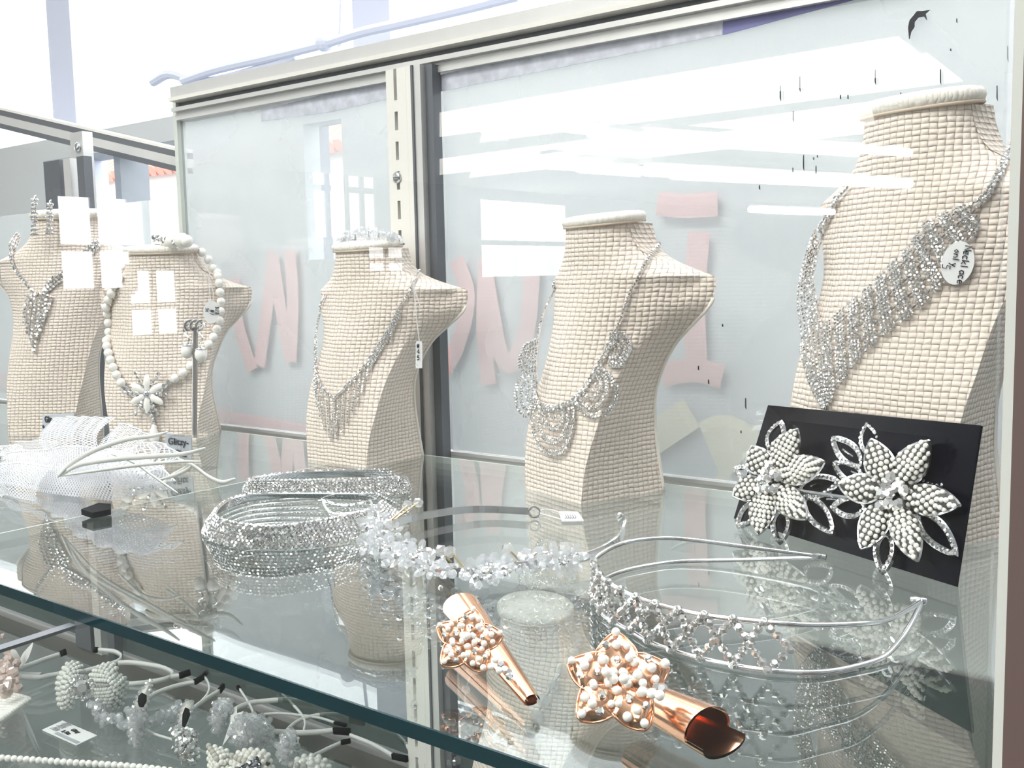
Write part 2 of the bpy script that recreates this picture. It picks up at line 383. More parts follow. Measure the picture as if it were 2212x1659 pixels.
# awning valance just behind the pane
# painted letters on the street window (brush strokes seen from behind)
M_red = pbr('red_window_paint', (.80, .50, .50), .6)
M_yel = pbr('yellow_window_paint', (.80, .76, .58), .6)
def strokes(name, label, paths, w, m, Y=6.6):
    mb = MB()
    for p in paths:
        mb.band(smooth([ay(x, y, Y) for x, y in p], 5), w, (0, 0, 0), .02) if False else mb.tube(smooth([ay(x, y, Y) for x, y in p], 5), w, 8)
    for i, v in enumerate(mb.v): v.y = Y + (v.y - Y) * .06
    return tag(mb.build(name, m), label, 'painted letter', 'brush lettering on the window behind')
strokes('painted_letter', 'faint red brush letter N left of the third bust', [[(505, 600), (515, 700), (545, 800)], [(560, 790), (580, 640), (590, 545)], [(590, 560), (610, 690), (628, 780)], [(628, 780), (632, 640), (625, 540)]], .085, M_red)
strokes('painted_letter', 'faint red brush letter U between the two middle busts', [[(985, 560), (1010, 640), (990, 740), (960, 800)], [(1050, 560), (1045, 700), (1055, 830)], [(1050, 600), (1080, 760), (1110, 780), (1140, 700), (1150, 560)]], .08, M_red)
strokes('painted_letter', 'faint red numeral one right of the fourth bust', [[(1420, 440), (1480, 445), (1550, 440)], [(1510, 500), (1500, 650), (1505, 800)], [(1430, 810), (1500, 800), (1560, 815)]], .085, M_red)
strokes('painted_line', 'faint red painted line low on the window behind', [[(-60, 812), (470, 905), (650, 935), (930, 985)]], .10, M_red)
strokes('painted_patch', 'faint yellow painted patch low behind the fourth bust', [[(1420, 900), (1455, 960)], [(1540, 985), (1570, 975), (1600, 1000)]], .26, M_yel)
pipe = thing('awning_arm', ay(600, 130, 8), 'pale folded awning arm with a round joint above the case rail', 'awning arm')
MB().tube(smooth([ay(x, y, 8) for x, y in ((395, 175), (470, 150), (600, 120), (700, 95), (780, 70), (860, 52), (1000, 20), (1120, -10))], 4), .055, 8).build('arm', M_washed, pipe)
MB().tube(smooth([ay(x, y, 8.05) for x, y in ((330, 178), (370, 160), (440, 178), (560, 150), (640, 120))], 4), .06, 8).build('folded_cloth', M_washed, pipe)
MB().ball(ay(700, 92, 8), .10, 12, 8).build('joint', M_washed, pipe)
MB().tube([ay(733, 100, 8), ay(738, -30, 8)], .02, 6).build('cord', M_washed, pipe)

# ================================================================= DISPLAY CASE
YB = 4.46; XR = -.327
case = thing('display_case', (-3, 3, -8), 'glass shop display case with aluminium frame holding the jewellery', 'display case')
# top rail: stepped extrusion
mb = MB(); mb.box((-6.36, YB - .05, 1.30), (.4, YB + .12, 1.375)); mb.box((-6.36, YB - .01, 1.18), (.4, YB + .12, 1.22))
mb.build('top_rail', M_alu, case)
MB().box((-6.36, YB - .07, 1.275), (.4, YB + .1, 1.300)).build('rail_trim', M_alu_lite, case)
MB().box((-6.36, YB + .02, 1.225), (.4, YB + .12, 1.275)).build('rail_channel', M_alu_dark, case)
MB().box((-6.36, YB - .05, 1.205), (.4, YB + .0, 1.232)).build('rail_lip', M_alu, case)
MB().box((-6.36, YB - .02, 1.15), (.4, YB + .1, 1.185)).build('rail_lip', M_alu, case)
# slotted standard and sliding-door stiles
def stdbar(x0, x1, y0, y1, name, m, z0=-3.05, z1=1.19): return MB().box((x0, y0, z0), (x1, y1, z1)).build(name, m, case)
mb = MB(); s0, s1 = -4.20, -4.045; xs = (s0 + s1) / 2 - .005
pitch = .168; z = 1.12; zs = []
while z > -3.0: zs.append(z); z -= pitch
mb.box((s0, YB - .11, -3.05), (xs - .012, YB - .07, 1.19)); mb.box((xs + .012, YB - .11, -3.05), (s1, YB - .07, 1.19))
for z in zs: mb.box((xs - .012, YB - .11, z - pitch + .0), (xs + .012, YB - .07, z - .105))
mb.build('slotted_standard', M_alu_lite, case)
MB().box((s0, YB - .069, -3.05), (s1, YB - .02, 1.19)).build('standard_back', M_alu_dark, case)
sc = MB(); sc.lathe((xs - .005, YB - .11, .58), [(.034, 0), (.034, .008), (.022, .016)], Vector((0, -1, 0)), 16); so = sc.build('screw', M_silver, case, True)
MB().box((xs - .02, YB - .13, .577), (xs + .012, YB - .122, .583)).build('cross_slot', M_alu_dark, so)
stdbar(-4.035, -4.0, YB - .12, YB - .05, 'stile', M_alu_lite); stdbar(-4.0, -3.985, YB - .12, YB - .05, 'stile_gap', M_alu_dark)
stdbar(-3.985, -3.935, YB - .11, YB - .05, 'stile', M_alu); stdbar(-3.935, -3.88, YB - .07, YB + .0, 'stile', M_alu_dark)
# second upright far left
for (a_, b_, m_) in ((-8.1, -7.86, M_alu_dark), (-7.8, -7.7, M_alu), (-7.6, -7.5, M_alu_dark)): stdbar(a_, b_, YB - .07, YB, 'stile', m_, -3.05, 1.0)
# panes
def pane(name, lo, hi, m): return MB().box(lo, hi).build(name, m, case)
pane('back_pane', (-6.36, YB + .02, -1.01), (-4.2, YB + .04, 1.2), M_film)
pane('back_pane', (-3.88, YB + .02, -1.01), (.4, YB + .04, 1.2), M_film)
pane('back_pane', (-12, YB + .02, -1.0), (-6.40, YB + .04, .62), glass('lightened_far_pane', (.96, .98, .98), film=.42, filmcol=(.88, .90, .91), smudge=.06))  # denser pale film stands in for light missing on the wall behind
M_lowp = glass('dusty_lower_pane', (.62, .68, .66), film=.30, filmcol=(.15, .17, .16))
M_lowu = glass('beige_lower_pane', (.9, .92, .9), film=.6, filmcol=(.86, .84, .81), smudge=.1)
pane('lower_back_pane', (-12, YB + .02, -3.0), (.4, YB + .04, -1.76), M_lowp)
pane('middle_back_pane', (-12, YB + .02, -1.735), (.4, YB + .04, -1.030), M_lowu)
MB().box((-12, YB + .01, -1.76), (.4, YB + .05, -1.735)).build('pane_joint', M_alu_dark, case)
MB().box((-12, YB + .0, -1.030), (.4, YB + .06, -1.012)).build('mid_rail', M_alu, case)
MB().box((-12, YB - .04, -3.2), (.4, YB + .06, -3.05)).build('lower_rail', pbr('grey_brown_rail', (.17, .165, .155), .5), case)
MB().box((-6.40, YB - .01, -1.0), (-6.36, YB + .06, 1.375)).build('pane_edge', M_edge_lite, case)
fp = pane('front_pane', (-14, 1.56, -4.4), (XR - .003, 1.58, 3.4), M_pane)
pane('side_pane', (XR, 1.60, -4.4), (XR + .02, YB, 3.4), M_pane)
XE = ay(2190, 300, 1.58).x; XP = ay(2206, 300, 1.45).x
MB().box((XE, 1.56, -4.4), (XE + .014, 1.60, 3.4)).build('pane_corner_edge', M_edge_lite, case)
M_post = pbr('mauve_brown_post', (.13, .09, .085), .6)
MB().box((XP, 1.45, -8), (XP + .6, 1.75, 3.4)).build('corner_post', M_post, case)
# tape remains and scratches on the back pane
M_tape = pbr('old_tape_glue', (.56, .58, .66), .6, 0, noise=.35, nscale=120)
M_blueb = pbr('indigo_header', (.20, .20, .42), .6, 0, noise=.15, nscale=8)
struct(MB().box((-9, 5.0, 1.14), (.6, 5.06, 1.52)).build('trim_1', M_blueb)) if False else None
def ondoor(px, py, dy=.0): return ay(px, py, YB + .015 - dy)
mb = MB(); mb.prism([ondoor(*p) for p in ((952, 162), (1310, 78), (1500, 40), (1560, 20), (1560, 75), (1480, 92), (1200, 148), (952, 198))], (0, -.004, 0)); mb.build('tape_residue', M_tape, case)
mb = MB(); mb.prism([ondoor(*p) for p in ((565, 238), (700, 205), (858, 172), (858, 210), (700, 245), (565, 262))], (0, -.004, 0)); mb.build('tape_residue', M_tape, case)
M_indigo = pbr('indigo_window_tint', (.17, .17, .38), .4, 0, noise=.25, nscale=50)
MB().prism([ondoor(*p) for p in ((1562, 34), (1760, -15), (1900, -55), (1900, -14), (1840, 2), (1562, 76))], (0, -.004, 0)).build('tinted_strip', M_indigo, case)
mb = MB(); rnd = random.Random(3)
for px, py in ((1815, 205), (1831, 205), (1713, 240), (1735, 335), (1757, 340), (1765, 335), (1762, 358), (1712, 362), (1530, 820), (1508, 790), (2176, 100), (2153, 185), (2031, 150), (2066, 40), (2072, 205), (1640, 400), (1727, 165), (2053, 105), (1945, 200), (1794, 312), (1560, 700), (1610, 860), (1600, 930), (2180, 780), (1685, 185), (1890, 150)):
    l = rnd.choice((6, 10, 24, 34)); mb.prism([ondoor(px, py, .01), ondoor(px + 2, py, .01), ondoor(px + 2.5, py + l, .01), ondoor(px - .3, py + l * .8, .01)], (0, -.003, 0))
so = mb.build('scratch_mark', M_ink, case); so['kind'] = 'stuff'
MB().prism([ondoor(*p, .01) for p in ((1965, 85), (1963, 60), (1966, 45), (1982, 25), (1995, 25), (2009, 22), (2000, 30), (2003, 44), (1997, 36), (1984, 38), (1976, 48), (1976, 58), (1969, 68))], (0, -.01, 0)).build('peeled_sticker', M_ink, case)
# far rail of the neighbouring case on the left
nb = thing('neighbour_case_rail', ay(190, 290, 5.4), 'dark top rail of the next glass case, upper left', 'rail')
A, B = ay(-20, 240, 5.2), ay(392, 337, 5.6)
def sl(off0, off1, name, m, dy=0):
    MB().prism([A + Vector((0, dy, off0)), B + Vector((0, dy, off0)), B + Vector((0, dy, off1)), A + Vector((0, dy, off1))], (0, .12, 0)).build(name, m, nb)
sl(-.10, -.02, 'rail', M_alu); sl(-.02, .035, 'rail_channel', M_alu_dark); sl(.035, .06, 'rail_cap', M_alu_lite)
sl(-.15, -.10, 'rail_base', M_alu_dark)
MB().box((ay(153, 330, 5.1).x, 5.1, -.9), (ay(180, 330, 5.1).x, 5.2, ay(166, 285, 5.1).z)).build('upright', M_alu, nb)
MB().lathe(ay(168, 318, 5.09), [(.045, 0), (.045, .01), (.025, .02)], Vector((0, -1, 0)), 16).build('screw', M_silver, nb, True)
# base cabinet of the case
sbox_c = MB().box((-14, 1.62, -4.6), (.2, YB, -4.4)).build('base_deck', pbr('dark_green_deck', (.055, .075, .07), .35), case)
# shelves
SX = -4.155
def shelf(name, lo, hi, label):
    t = thing(name, ((lo[0] + hi[0]) / 2, lo[1], lo[2]), label, 'shelf', 'glass shelves')
    MB().box(lo, hi).build('glass_sheet', M_shelf, t)
    MB().box((lo[0], lo[1] - .008, lo[2] - .001), (hi[0], lo[1] - .001, hi[2] + .001)).build('front_edge', M_edge, t)
    return t
t = shelf('glass_shelf', (SX + .004, 1.615, -1.034), (XR - .01, YB - .22, -1.0), 'upper glass shelf carrying the three right busts and headbands')
MB().box((SX + .004, YB - .221, -1.034), (XR - .01, YB - .212, -.999)).build('rear_edge', M_edge_lite, t)
t = shelf('glass_shelf', (-13, 1.615, -1.034), (SX - .004, YB - .22, -1.0), 'upper glass shelf carrying the two left busts and white netting')
MB().box((-13, YB - .221, -1.034), (SX, YB - .212, -.999)).build('rear_edge', M_edge_lite, t)
MB().box((SX - .004, 1.615, -1.034), (SX + .004, YB - .22, -.9995)).build('side_edge', M_edge_lite, t)
shelf('glass_shelf', (-13, 1.615, -3.084), (XR - .01, YB - .22, -3.05), 'lower glass shelf crowded with white headbands')
# shelf bracket under the left sheet
br = tag(MB().prism([az(-60, 1420, -1.1), az(150, 1352, -1.1), az(150, 1345, -1.04), az(-60, 1412, -1.04)], (.04, 0, 0)).build('shelf_bracket', M_alu_dark), 'dark metal bracket under the upper shelf, far left', 'bracket')
# ================================================================= BUSTS
KEYS = [  # z, front half width, y of front edge, y of front centre, back half width, y of back edge, roundness of side corner
 (0.00, .220, .000, .000, .220, .475, 0), (.15, .236, .012, -.005, .205, .46, 0), (.30, .258, .050, -.005, .192, .45, 0),
 (.45, .272, .110, .010, .203, .445, 0), (.58, .285, .190, .035, .255, .455, 0.03), (.68, .310, .260, .060, .315, .48, 0.1), (.76, .350, .320, .085, .405, .50, 0.18),
 (.84, .400, .360, .110, .495, .52, 0.3), (.90, .440, .428, .125, .52, .53, 0.42), (.945, .465, .480, .135, .525, .53, 0.55), (.968, .485, .500, .14, .515, .525, 0.62),
 (.992, .420, .470, .145, .43, .52, 0.72), (1.03, .315, .405, .150, .315, .51, 0.86), (1.075, .235, .345, .150, .24, .49, 1), (1.14, .198, .318, .150, .2, .482, 1),
 (1.21, .186, .310, .150, .186, .47, 1)]
def keyat(z):
    for a, b in zip(KEYS, KEYS[1:]):
        if z <= b[0]: t = (z - a[0]) / (b[0] - a[0]); return [lerp(p, q, t) for p, q in zip(a, b)]
    return list(KEYS[-1])
def cat(z):
    """smooth (Catmull-Rom) interpolation of the profile"""
    i = 0
    while i < len(KEYS) - 2 and z > KEYS[i+1][0]: i += 1
    a, b = KEYS[i], KEYS[i+1]; t = (z - a[0]) / (b[0] - a[0]); p, n = KEYS[max(i-1, 0)], KEYS[min(i+2, len(KEYS)-1)]
    out = [z]
    for k in range(1, 7):
        m0 = (b[k] - p[k]) / max(1e-6, b[0] - p[0]) * (b[0] - a[0]); m1 = (n[k] - a[k]) / max(1e-6, n[0] - a[0]) * (b[0] - a[0])
        out.append((2*t**3-3*t*t+1)*a[k] + (t**3-2*t*t+t)*m0 + (-2*t**3+3*t*t)*b[k] + (t**3-t*t)*m1)
    return out
def smoothstep(x, a, b):
    t = min(1, max(0, (x - a) / (b - a))); return t*t*(3-2*t)
class Bust:
    def __init__(s, corner, yaw, sx, sy, sz, label, group, zb=-1.0, anchor=(.22, 0), sh=1.0, bw=1.0, nx=0.0):
        a = math.radians(yaw); s.ex = Vector((math.cos(a), math.sin(a), 0)); s.ey = Vector((-math.sin(a), math.cos(a), 0))
        s.s = (sx, sy, sz); s.zb = zb; s.nx = nx
        s.wf = lambda z: lerp(lerp(bw, sh, smoothstep(z, .45, .9)), 1, smoothstep(z, .968, 1.08))
        s.O = Vector((corner.x, corner.y, zb)) - s.ex * anchor[0] * sx * bw - s.ey * anchor[1] * sy
        NF, NS, NB = 22, 6, 8
        zs = [0, .008] + [i * .03 for i in range(1, 31)] + [.93, .945, .958, .968, .98, .992, 1.005, 1.02, 1.035, 1.05, 1.075, 1.10, 1.13, 1.16, 1.19, 1.205]
        rows = []; uvs = []
        for z in zs:
            _, we, ye, yc, wb, yb, rd = cat(z); q = []; rd = min(1, max(0, rd)); we = max(we, .17); wb = max(wb, .17)
            g = s.wf(z); we *= g; wb *= g
            cyl = (yc + ye) / 2; ry = .165
            for i in range(NF + 1):
                u = -1 + 2 * i / NF
                xe, yy = we * math.sin(u * math.pi/2), ye - (ye - yc) * math.cos(u * math.pi/2)
                xp, yp = we * u, yc + (ye - yc) * abs(u) ** 1.9
                q.append((lerp(xp, xe, rd), lerp(yp, yy, rd)))
            bb = []   # back-centre bulge appears in the neck
            rd = min(1, max(0, (z - .955) / .11))
            for i in range(1, NS): t = i / NS; q.append((lerp(we, wb, t), lerp(ye, yb, t)))
            for i in range(NB + 1):
                u = 1 - 2 * i / NB
                xb, yy = wb * u, yb
                if rd > 0: xb = lerp(xb, wb * math.sin(u * math.pi/2), rd); yy = lerp(yb, ye + (yb - ye) * math.cos(u * math.pi/2), rd * .999)
                q.append((xb, yy))
            for i in range(1, NS): t = i / NS; q.append((lerp(-wb, -we, t), lerp(yb, ye, t)))
            rows.append([s.P(x, y, z) for x, y in q])
        # ring layout indices
        n = len(rows[0]); s.n = n; mb = MB(); V = [p for r in rows for p in r]
        Fs = [(j*n+i, j*n+(i+1) % n, (j+1)*n+(i+1) % n, (j+1)*n+i) for j in range(len(rows)-1) for i in range(n)]
        Fs += [tuple(range(n))[::-1]]
        top = len(rows) - 1; Fs += [tuple(top*n+i for i in range(n))]
        mb.add(V, Fs)
        # UV: arc length round the ring (measured from the front centre) and height
        for j, r in enumerate(rows):
            for sgn in (1,):
                L0 = [0]
                for i in range(1, n): L0.append(L0[-1] + (r[i] - r[i-1]).length)
                c = L0[NF // 2]
                for i in range(n): mb.uv[j*n+i] = ((L0[i] - c) * H, zs[j] * sz * 1.06 * H)
        s.root = thing('necklace_bust', s.P(0, .24, 0), label, 'jewellery bust', group)
        ob = mb.build('body', M_raffia, s.root, True)
        me = ob.data; me.set_sharp_from_angle(angle=math.radians(48))
        s.bvh = BVHTree.FromPolygons(V, Fs)
        # padded top disc, tilted towards the front
        zt = 1.205; c = s.P(0, .315, zt + .012)
        axis = (Vector((0, 0, 1)) - s.ey * .10).normalized()
        d = MB(); R_ = .208; prof = [(R_*.93, -.012), (R_, -.004), (R_*1.03, .008), (R_*1.02, .020), (R_*.97, .030), (R_*.85, .036), (R_*.5, .040), (.001, .041)]
        u, v = s.ex, axis.cross(s.ex)
        k = 40; VV = []
        for r_, z_ in prof: VV += [c + (u*math.cos(2*math.pi*i/k)*r_*sx + v*math.sin(2*math.pi*i/k)*r_*sy*.85) + axis*z_*sz for i in range(k)]
        d.add(VV, [(j*k+i, j*k+(i+1) % k, (j+1)*k+(i+1) % k, (j+1)*k+i) for j in range(len(prof)-1) for i in range(k)] + [tuple(range(k))[::-1], tuple((len(prof)-1)*k+i for i in range(k))])
        for i, p in enumerate(d.v):
            q = p - c; d.uv[i] = (q.dot(u) * H, q.dot(v) * H)
        s.disc = d.build('top_disc', M_raffia_top, s.root, True); s.discc = c; s.axis = axis; s.sy_ = sy
        st = MB(); st.tube([c + (u*math.cos(2*math.pi*i/40)*R_*.985*sx + v*math.sin(2*math.pi*i/40)*R_*.985*sy*.85) - axis*.010*sz for i in range(40)], .006*sx, 6, True)
        st.build('rim_seam', pbr('rim_stitching', (.60, .50, .40), .9), s.root, True)
        # piping along the side-back edges
        for sg in (1, -1):
            pp = []
            for z in [i * .03 for i in range(0, 30)]:
                _, we, ye, yc, wb, yb, rd = cat(z); wb *= s.wf(z); pp.append(s.P(sg * wb * 1.005, yb, z))
            MB().tube(pp, .008 * sx, 6).build('edge_piping', M_raffia_top, s.root, True)
    def P(s, x, y, z): return s.O + s.ex * (x * s.s[0] + s.nx * z) + s.ey * y * s.s[1] + Vector((0, 0, z * s.s[2]))
    def hit(s, px, py):
        r = ray(px, py).normalized(); return s.bvh.ray_cast(Vector((0, 0, 0)), r)
    def trace(s, pix, off=.012, k=4, n=None):
        """lay a pixel path on the bust: list of (point, normal); past the silhouette it keeps the last depth"""
        pp = smooth([Vector((x, y, 0)) for x, y in pix], k) if len(pix) > 2 else [Vector((*pix[0], 0)), Vector((*pix[1], 0))]
        if n: pp = resample(pp, n=n)
        out = []; last = None; pend = []
        for p in pp:
            loc, nor, _, _ = s.hit(p.x, p.y)
            if loc is None:
                # nearest surface point along the ray
                r = ray(p.x, p.y).normalized()
                if last is None:
                    out.append(None); pend.append(p); continue
                q = r * last.length; l2, n2, _, _ = s.bvh.find_nearest(q); out.append((q, n2))
            else:
                if nor.dot(ray(p.x, p.y)) > 0: nor = -nor
                q = loc + nor * off; last = q
                if pend:
                    for i in range(len(out)):
                        if out[i] is None:
                            r = ray(pend[0].x, pend[0].y).normalized(); pend.pop(0)
                            out[i] = (r * last.length, nor)
                out.append((q, nor))
        if pend and last is None:
            dd = (s.P(.1, .2, .6)).length; out = [(ray(p.x, p.y).normalized() * dd, -ray(p.x, p.y).normalized()) for p in pp]
        return [o for o in out if o]
def res2(tr, step):
    """resample a trace to equal spacing"""
    P = [t[0] for t in tr]; Q = resample(P, step=step); out = []; j = 0
    for q in Q:
        j = min(range(len(P)), key=lambda k: (P[k] - q).length_squared); out.append((q, tr[j][1]))
    return out
def strand(mb, tr, r, gap=2.05, k=6, metal=None):
    T = res2(tr, r * gap)
    for p, n in T: mb.gem(p, n, r, k)
    if metal is not None: metal.tube([p - n * r * .3 for p, n in T] if len(T) > 1 else [tr[0][0], tr[-1][0]], r * .45, 4)

P4 = az
GB = 'cream woven necklace busts'
b4 = Bust(az(1255, 1090), -20, 1, 1, 1.02, 'cream woven bust wearing a scalloped crystal necklace, in the middle of the right pane', GB, sh=.96)
b3 = Bust(az(791, 1011), 0, 1.05, .94, .97, 'cream woven bust before the slotted upright, wearing a fringed V necklace', GB)
b2 = Bust(az(424, 951), 32, 1.17, .86, 1.0, 'cream woven bust wearing a pearl necklace, second from the left', GB, sh=.87, bw=1.10)
b1 = Bust(az(158, 936), 36, 1.16, 1.0, 1.22, 'cream woven bust at the left edge wearing a crystal tassel necklace', GB, sh=1.02, bw=.88, nx=.11)
b5 = Bust(az(2168, 1159), -22, 1.16, .93, 1.31, 'large cream woven bust at the right with a wide crystal collar, behind the black card', GB, anchor=(.22, .475), sh=1.05, bw=1.27, nx=.03)
# ================================================================= NECKLACES
def silver_line(mb, tr, r): mb.tube([p for p, n in tr], r, 5)
def hang_tag(par, top, bot, w, h, nrm, lines, round_=False, name='price_tag'):
    """small paper tag: centre line from top to bottom, handwriting on it"""
    n = nrm.normalized(); up = (top - bot).normalized(); rt = up.cross(n).normalized(); c = (top + bot) / 2
    if round_: P = [c + (rt*math.cos(a)*w/2 + up*math.sin(a)*h/2) for a in [2*math.pi*i/28 for i in range(28)]]
    else: P = [c + rt*x*w/2 + up*y*h/2 for x, y in ((-1,-1),(1,-1),(1,.8),(.75,1),(-.75,1),(-1,.8))]
    t = MB().prism(P, n * -.004).build(name, M_paper, par)
    if lines: scribble(t, c + n*.002, rt, up, n, lines)
    return t
GLY = {  # simple stroke letters in a unit box
 'N': [[(0,0),(0,1),(.6,0),(.6,1)]], 'e': [[(0,.3),(.5,.35),(.45,.6),(.1,.6),(0,.3),(.15,0),(.5,.05)]], 'c': [[(.5,.55),(.1,.6),(0,.3),(.15,0),(.5,.05)]],
 'k': [[(0,0),(0,1)],[(.5,.6),(.05,.3),(.5,0)]], 'l': [[(.1,1),(.1,0)]], 'a': [[(.5,.6),(.1,.55),(0,.25),(.2,0),(.5,.2),(.5,.6),(.55,0)]], 'o': [[(.25,.6),(0,.3),(.25,0),(.5,.3),(.25,.6)]],
 'n': [[(0,0),(0,.6)],[(0,.4),(.25,.6),(.5,.4),(.5,0)]], 'y': [[(0,.6),(.25,.1)],[(.5,.6),(.1,-.4)]], '5': [[(.5,1),(.1,1),(.05,.6),(.45,.55),(.45,.1),(0,0)]],
 '4': [[(.35,0),(.35,1),(0,.35),(.55,.35)]], '8': [[(.25,.5),(.05,.8),(.25,1),(.45,.8),(.25,.5),(0,.2),(.25,0),(.5,.2),(.25,.5)]], '#': [[(.1,0),(.2,1)],[(.4,0),(.5,1)],[(0,.35),(.6,.35)],[(0,.7),(.6,.7)]],
 '$': [[(.5,.85),(.1,.85),(.1,.55),(.5,.45),(.5,.12),(0,.12)],[(.27,1.05),(.27,-.05)]], 's': [[(.45,.55),(.1,.55),(.1,.35),(.45,.28),(.4,.02),(0,.02)]], 't': [[(.2,.9),(.2,.1),(.45,0)],[(0,.6),(.45,.6)]],
 '6': [[(.45,1),(.05,.4),(.1,0),(.45,.05),(.45,.4),(.08,.4)]], '2': [[(0,.85),(.25,1),(.45,.75),(0,0),(.5,0)]], '.': [[(.1,0),(.14,.06)]], '7': [[(0,1),(.5,1),(.15,0)]]}
def scribble(par, c, rt, up, n, lines, lw=.0022):
    mb = MB()
    for txt, x, y, sz in lines:
        for ch in txt:
            for st in GLY.get(ch, []):
                mb.tube([c + rt*(x + a*sz) + up*(y + b*sz) for a, b in st], lw, 4)
            x += sz * .72
    mb.build('handwriting', M_ink, par)
def chain_up(par, b, pixr, r, name='chain'):
    mb = MB(); m2 = MB(); strand(mb, b.trace(pixr, .012), r, 2.1, 6, m2); o = m2.build('chain', M_silver, par); mb.build('rhinestone_row', M_stone, o)

# --- scalloped necklace on the middle bust
nk = thing('scalloped_necklace', b4.hit(1193, 879)[0], 'rhinestone necklace of looped scallops on the middle cream bust', 'necklace')
main = [(1421,529),(1404,552),(1387,586),(1366,624),(1349,666),(1337,700),(1320,734),(1303,767),(1286,801),(1265,835),(1244,860),(1219,875),(1193,879),(1172,869),(1162,848),(1158,810),(1159,767),(1162,734),(1170,691),(1181,662),(1193,637),(1204,611)]
mb, m2 = MB(), MB(); strand(mb, b4.trace(main, .014), .0085, 2.0, 6, m2); o = m2.build('chain', M_silver, nk); mb.build('rhinestone_row', M_stone, o)
mb = MB(); strand(mb, b4.trace([(1219,880),(1193,886),(1172,877),(1160,850)], .016), .008); strand(mb, b4.trace([(1244,866),(1265,842),(1290,806),(1308,772),(1326,738)], .016), .008); mb.build('rhinestone_row', M_stone, nk)
sc_ = [((1320,760), [(1320,721),(1345,719),(1362,742),(1358,767),(1341,793),(1318,792)]),
       ((1278,828), [(1303,797),(1324,818),(1326,852),(1307,890),(1282,903),(1257,887),(1246,868)]),
       ((1203,876), [(1162,873),(1158,915),(1166,957),(1193,981),(1223,976),(1240,936),(1245,894),(1242,868)]),
       ((1162,855), [(1160,812),(1128,812),(1113,843),(1117,881),(1137,901),(1160,880)]),
       ((1158,765), [(1157,734),(1132,748),(1121,784),(1133,805),(1156,801)])]
for (ax_, ay_), out in sc_:
    root = None
    for k, f_ in enumerate((1, .92, .76, .68, .5, .42, .24)):
        mb = MB(); m2 = MB()
        q = [(ax_ + (x - ax_) * f_, ay_ + (y - ay_) * f_) for x, y in out]
        strand(mb, b4.trace(q, .018), .0068, 2.0, 6, m2)
        if root is None: root = m2.build('scallop', M_silver, nk); mb.build('rhinestone_loop', M_stone, root)
        else: mb.build('rhinestone_loop', M_stone, root)
# --- fringed V necklace on the bust before the upright
nk = thing('fringe_necklace', b3.hit(725, 865)[0], 'silver rhinestone V necklace with a stepped fringe on the bust before the upright', 'necklace')
R3 = [(906,584),(890,619),(859,670),(839,710),(812,753),(792,784),(768,815),(745,838),(725,860)]
L3 = [(706,636),(692,674),(684,713),(680,753),(684,792),(694,823),(708,845),(725,860)]
for q in (R3, L3):
    mb, m2 = MB(), MB(); strand(mb, b3.trace(q, .012), .0075, 2.0, 6, m2); o = m2.build('chain', M_silver, nk); mb.build('rhinestone_row', M_stone, o)
pr = [Vector((x, y, 0)) for x, y in R3]; pl = [Vector((x, y, 0)) for x, y in L3]
def env(x):
    E_ = [(680, 800), (690, 880), (705, 930), (722, 952), (736, 940), (755, 908), (775, 872), (797, 812), (830, 735)]
    for a, b in zip(E_, E_[1:]):
        if a[0] <= x <= b[0]: return lerp(a[1], b[1], (x - a[0]) / (b[0] - a[0]))
    return 800
for P_, rng in ((pr, [.36 + .64*i/13 for i in range(14)]), (pl, [.35 + .65*i/8 for i in range(9)])):
    for t in rng:
        p = _pa(smooth(P_, 4), t); x2 = p.x + (5 if P_ is pl else -6); yb = env(min(max(x2, 681), 829))
        if yb - p.y > 8:
            mb = MB(); strand(mb, b3.trace([(p.x, p.y), ((p.x + x2) / 2, (p.y + yb) / 2), (x2, yb)], .014), .0070); mb.build('fringe_drop', M_stone, nk)
for off in (5, 10):
    mb = MB(); strand(mb, b3.trace([(859+off*.6,670+off*.5),(839+off*.8,710+off*.5),(812+off,753+off*.6),(792+off,784+off*.8)], .013), .007); mb.build('rhinestone_row', M_stone, nk)
c0 = b3.hit(905, 600)[0] or az(905, 600, .3)
d3 = (b3.P(.3, .3, .5)).length
def atd(px, py, d): r = ray(px, py).normalized(); return r * d
dt = b3.hit(860, 668)[0].length - .08
MB().tube(smooth([atd(x, y, dt) for x, y in ((890,605),(897,650),(901,700),(906,737))], 4), .003, 4).build('tag_string', M_paper, nk)
MB().tube(smooth([atd(x, y, dt) for x, y in ((890,607),(905,655),(912,665))], 4), .003, 4).build('tag_string', M_paper, nk)
vd = -ray(905, 765).normalized()
hang_tag(nk, atd(905, 735, dt), atd(905, 797, dt), .035, .145, vd, [('#', -.012, .035, .022), ('4', -.010, .005, .024), ('5', -.010, -.028, .022), ('.', -.01, -.055, .02)])
# --- big mesh necklace on the right bust
nk = thing('wide_collar_necklace', b5.hit(1790, 800)[0], 'wide V-shaped rhinestone mesh necklace with slanting bars on the right bust', 'necklace')
for q in ([(2188,297),(2167,345),(2154,380),(2127,419),(2100,442)], [(2192,303),(2173,352),(2157,390),(2131,428),(2108,452)], [(1839,406),(1810,440),(1795,475),(1780,500),(1766,540),(1760,565)], [(1812,430),(1785,480),(1762,498)], ):
    mb, m2 = MB(), MB(); strand(mb, b5.trace(q, .016), .0095, 2.0, 6, m2); o = m2.build('chain', M_silver, nk); mb.build('rhinestone_row', M_stone, o)
U = [Vector((x, y, 0)) for x, y in ((1787,710),(1810,688),(1832,668),(1854,649),(1889,619),(1919,588),(1945,562),(1971,536),(2006,482),(2040,464),(2071,449),(2100,440))]
LW = [Vector((x, y, 0)) for x, y in ((1790,880),(1808,850),(1822,828),(1850,788),(1882,752),(1912,724),(1945,700),(1982,672),(2019,630),(2045,597),(2078,549),(2118,478))]
NS_ = 54
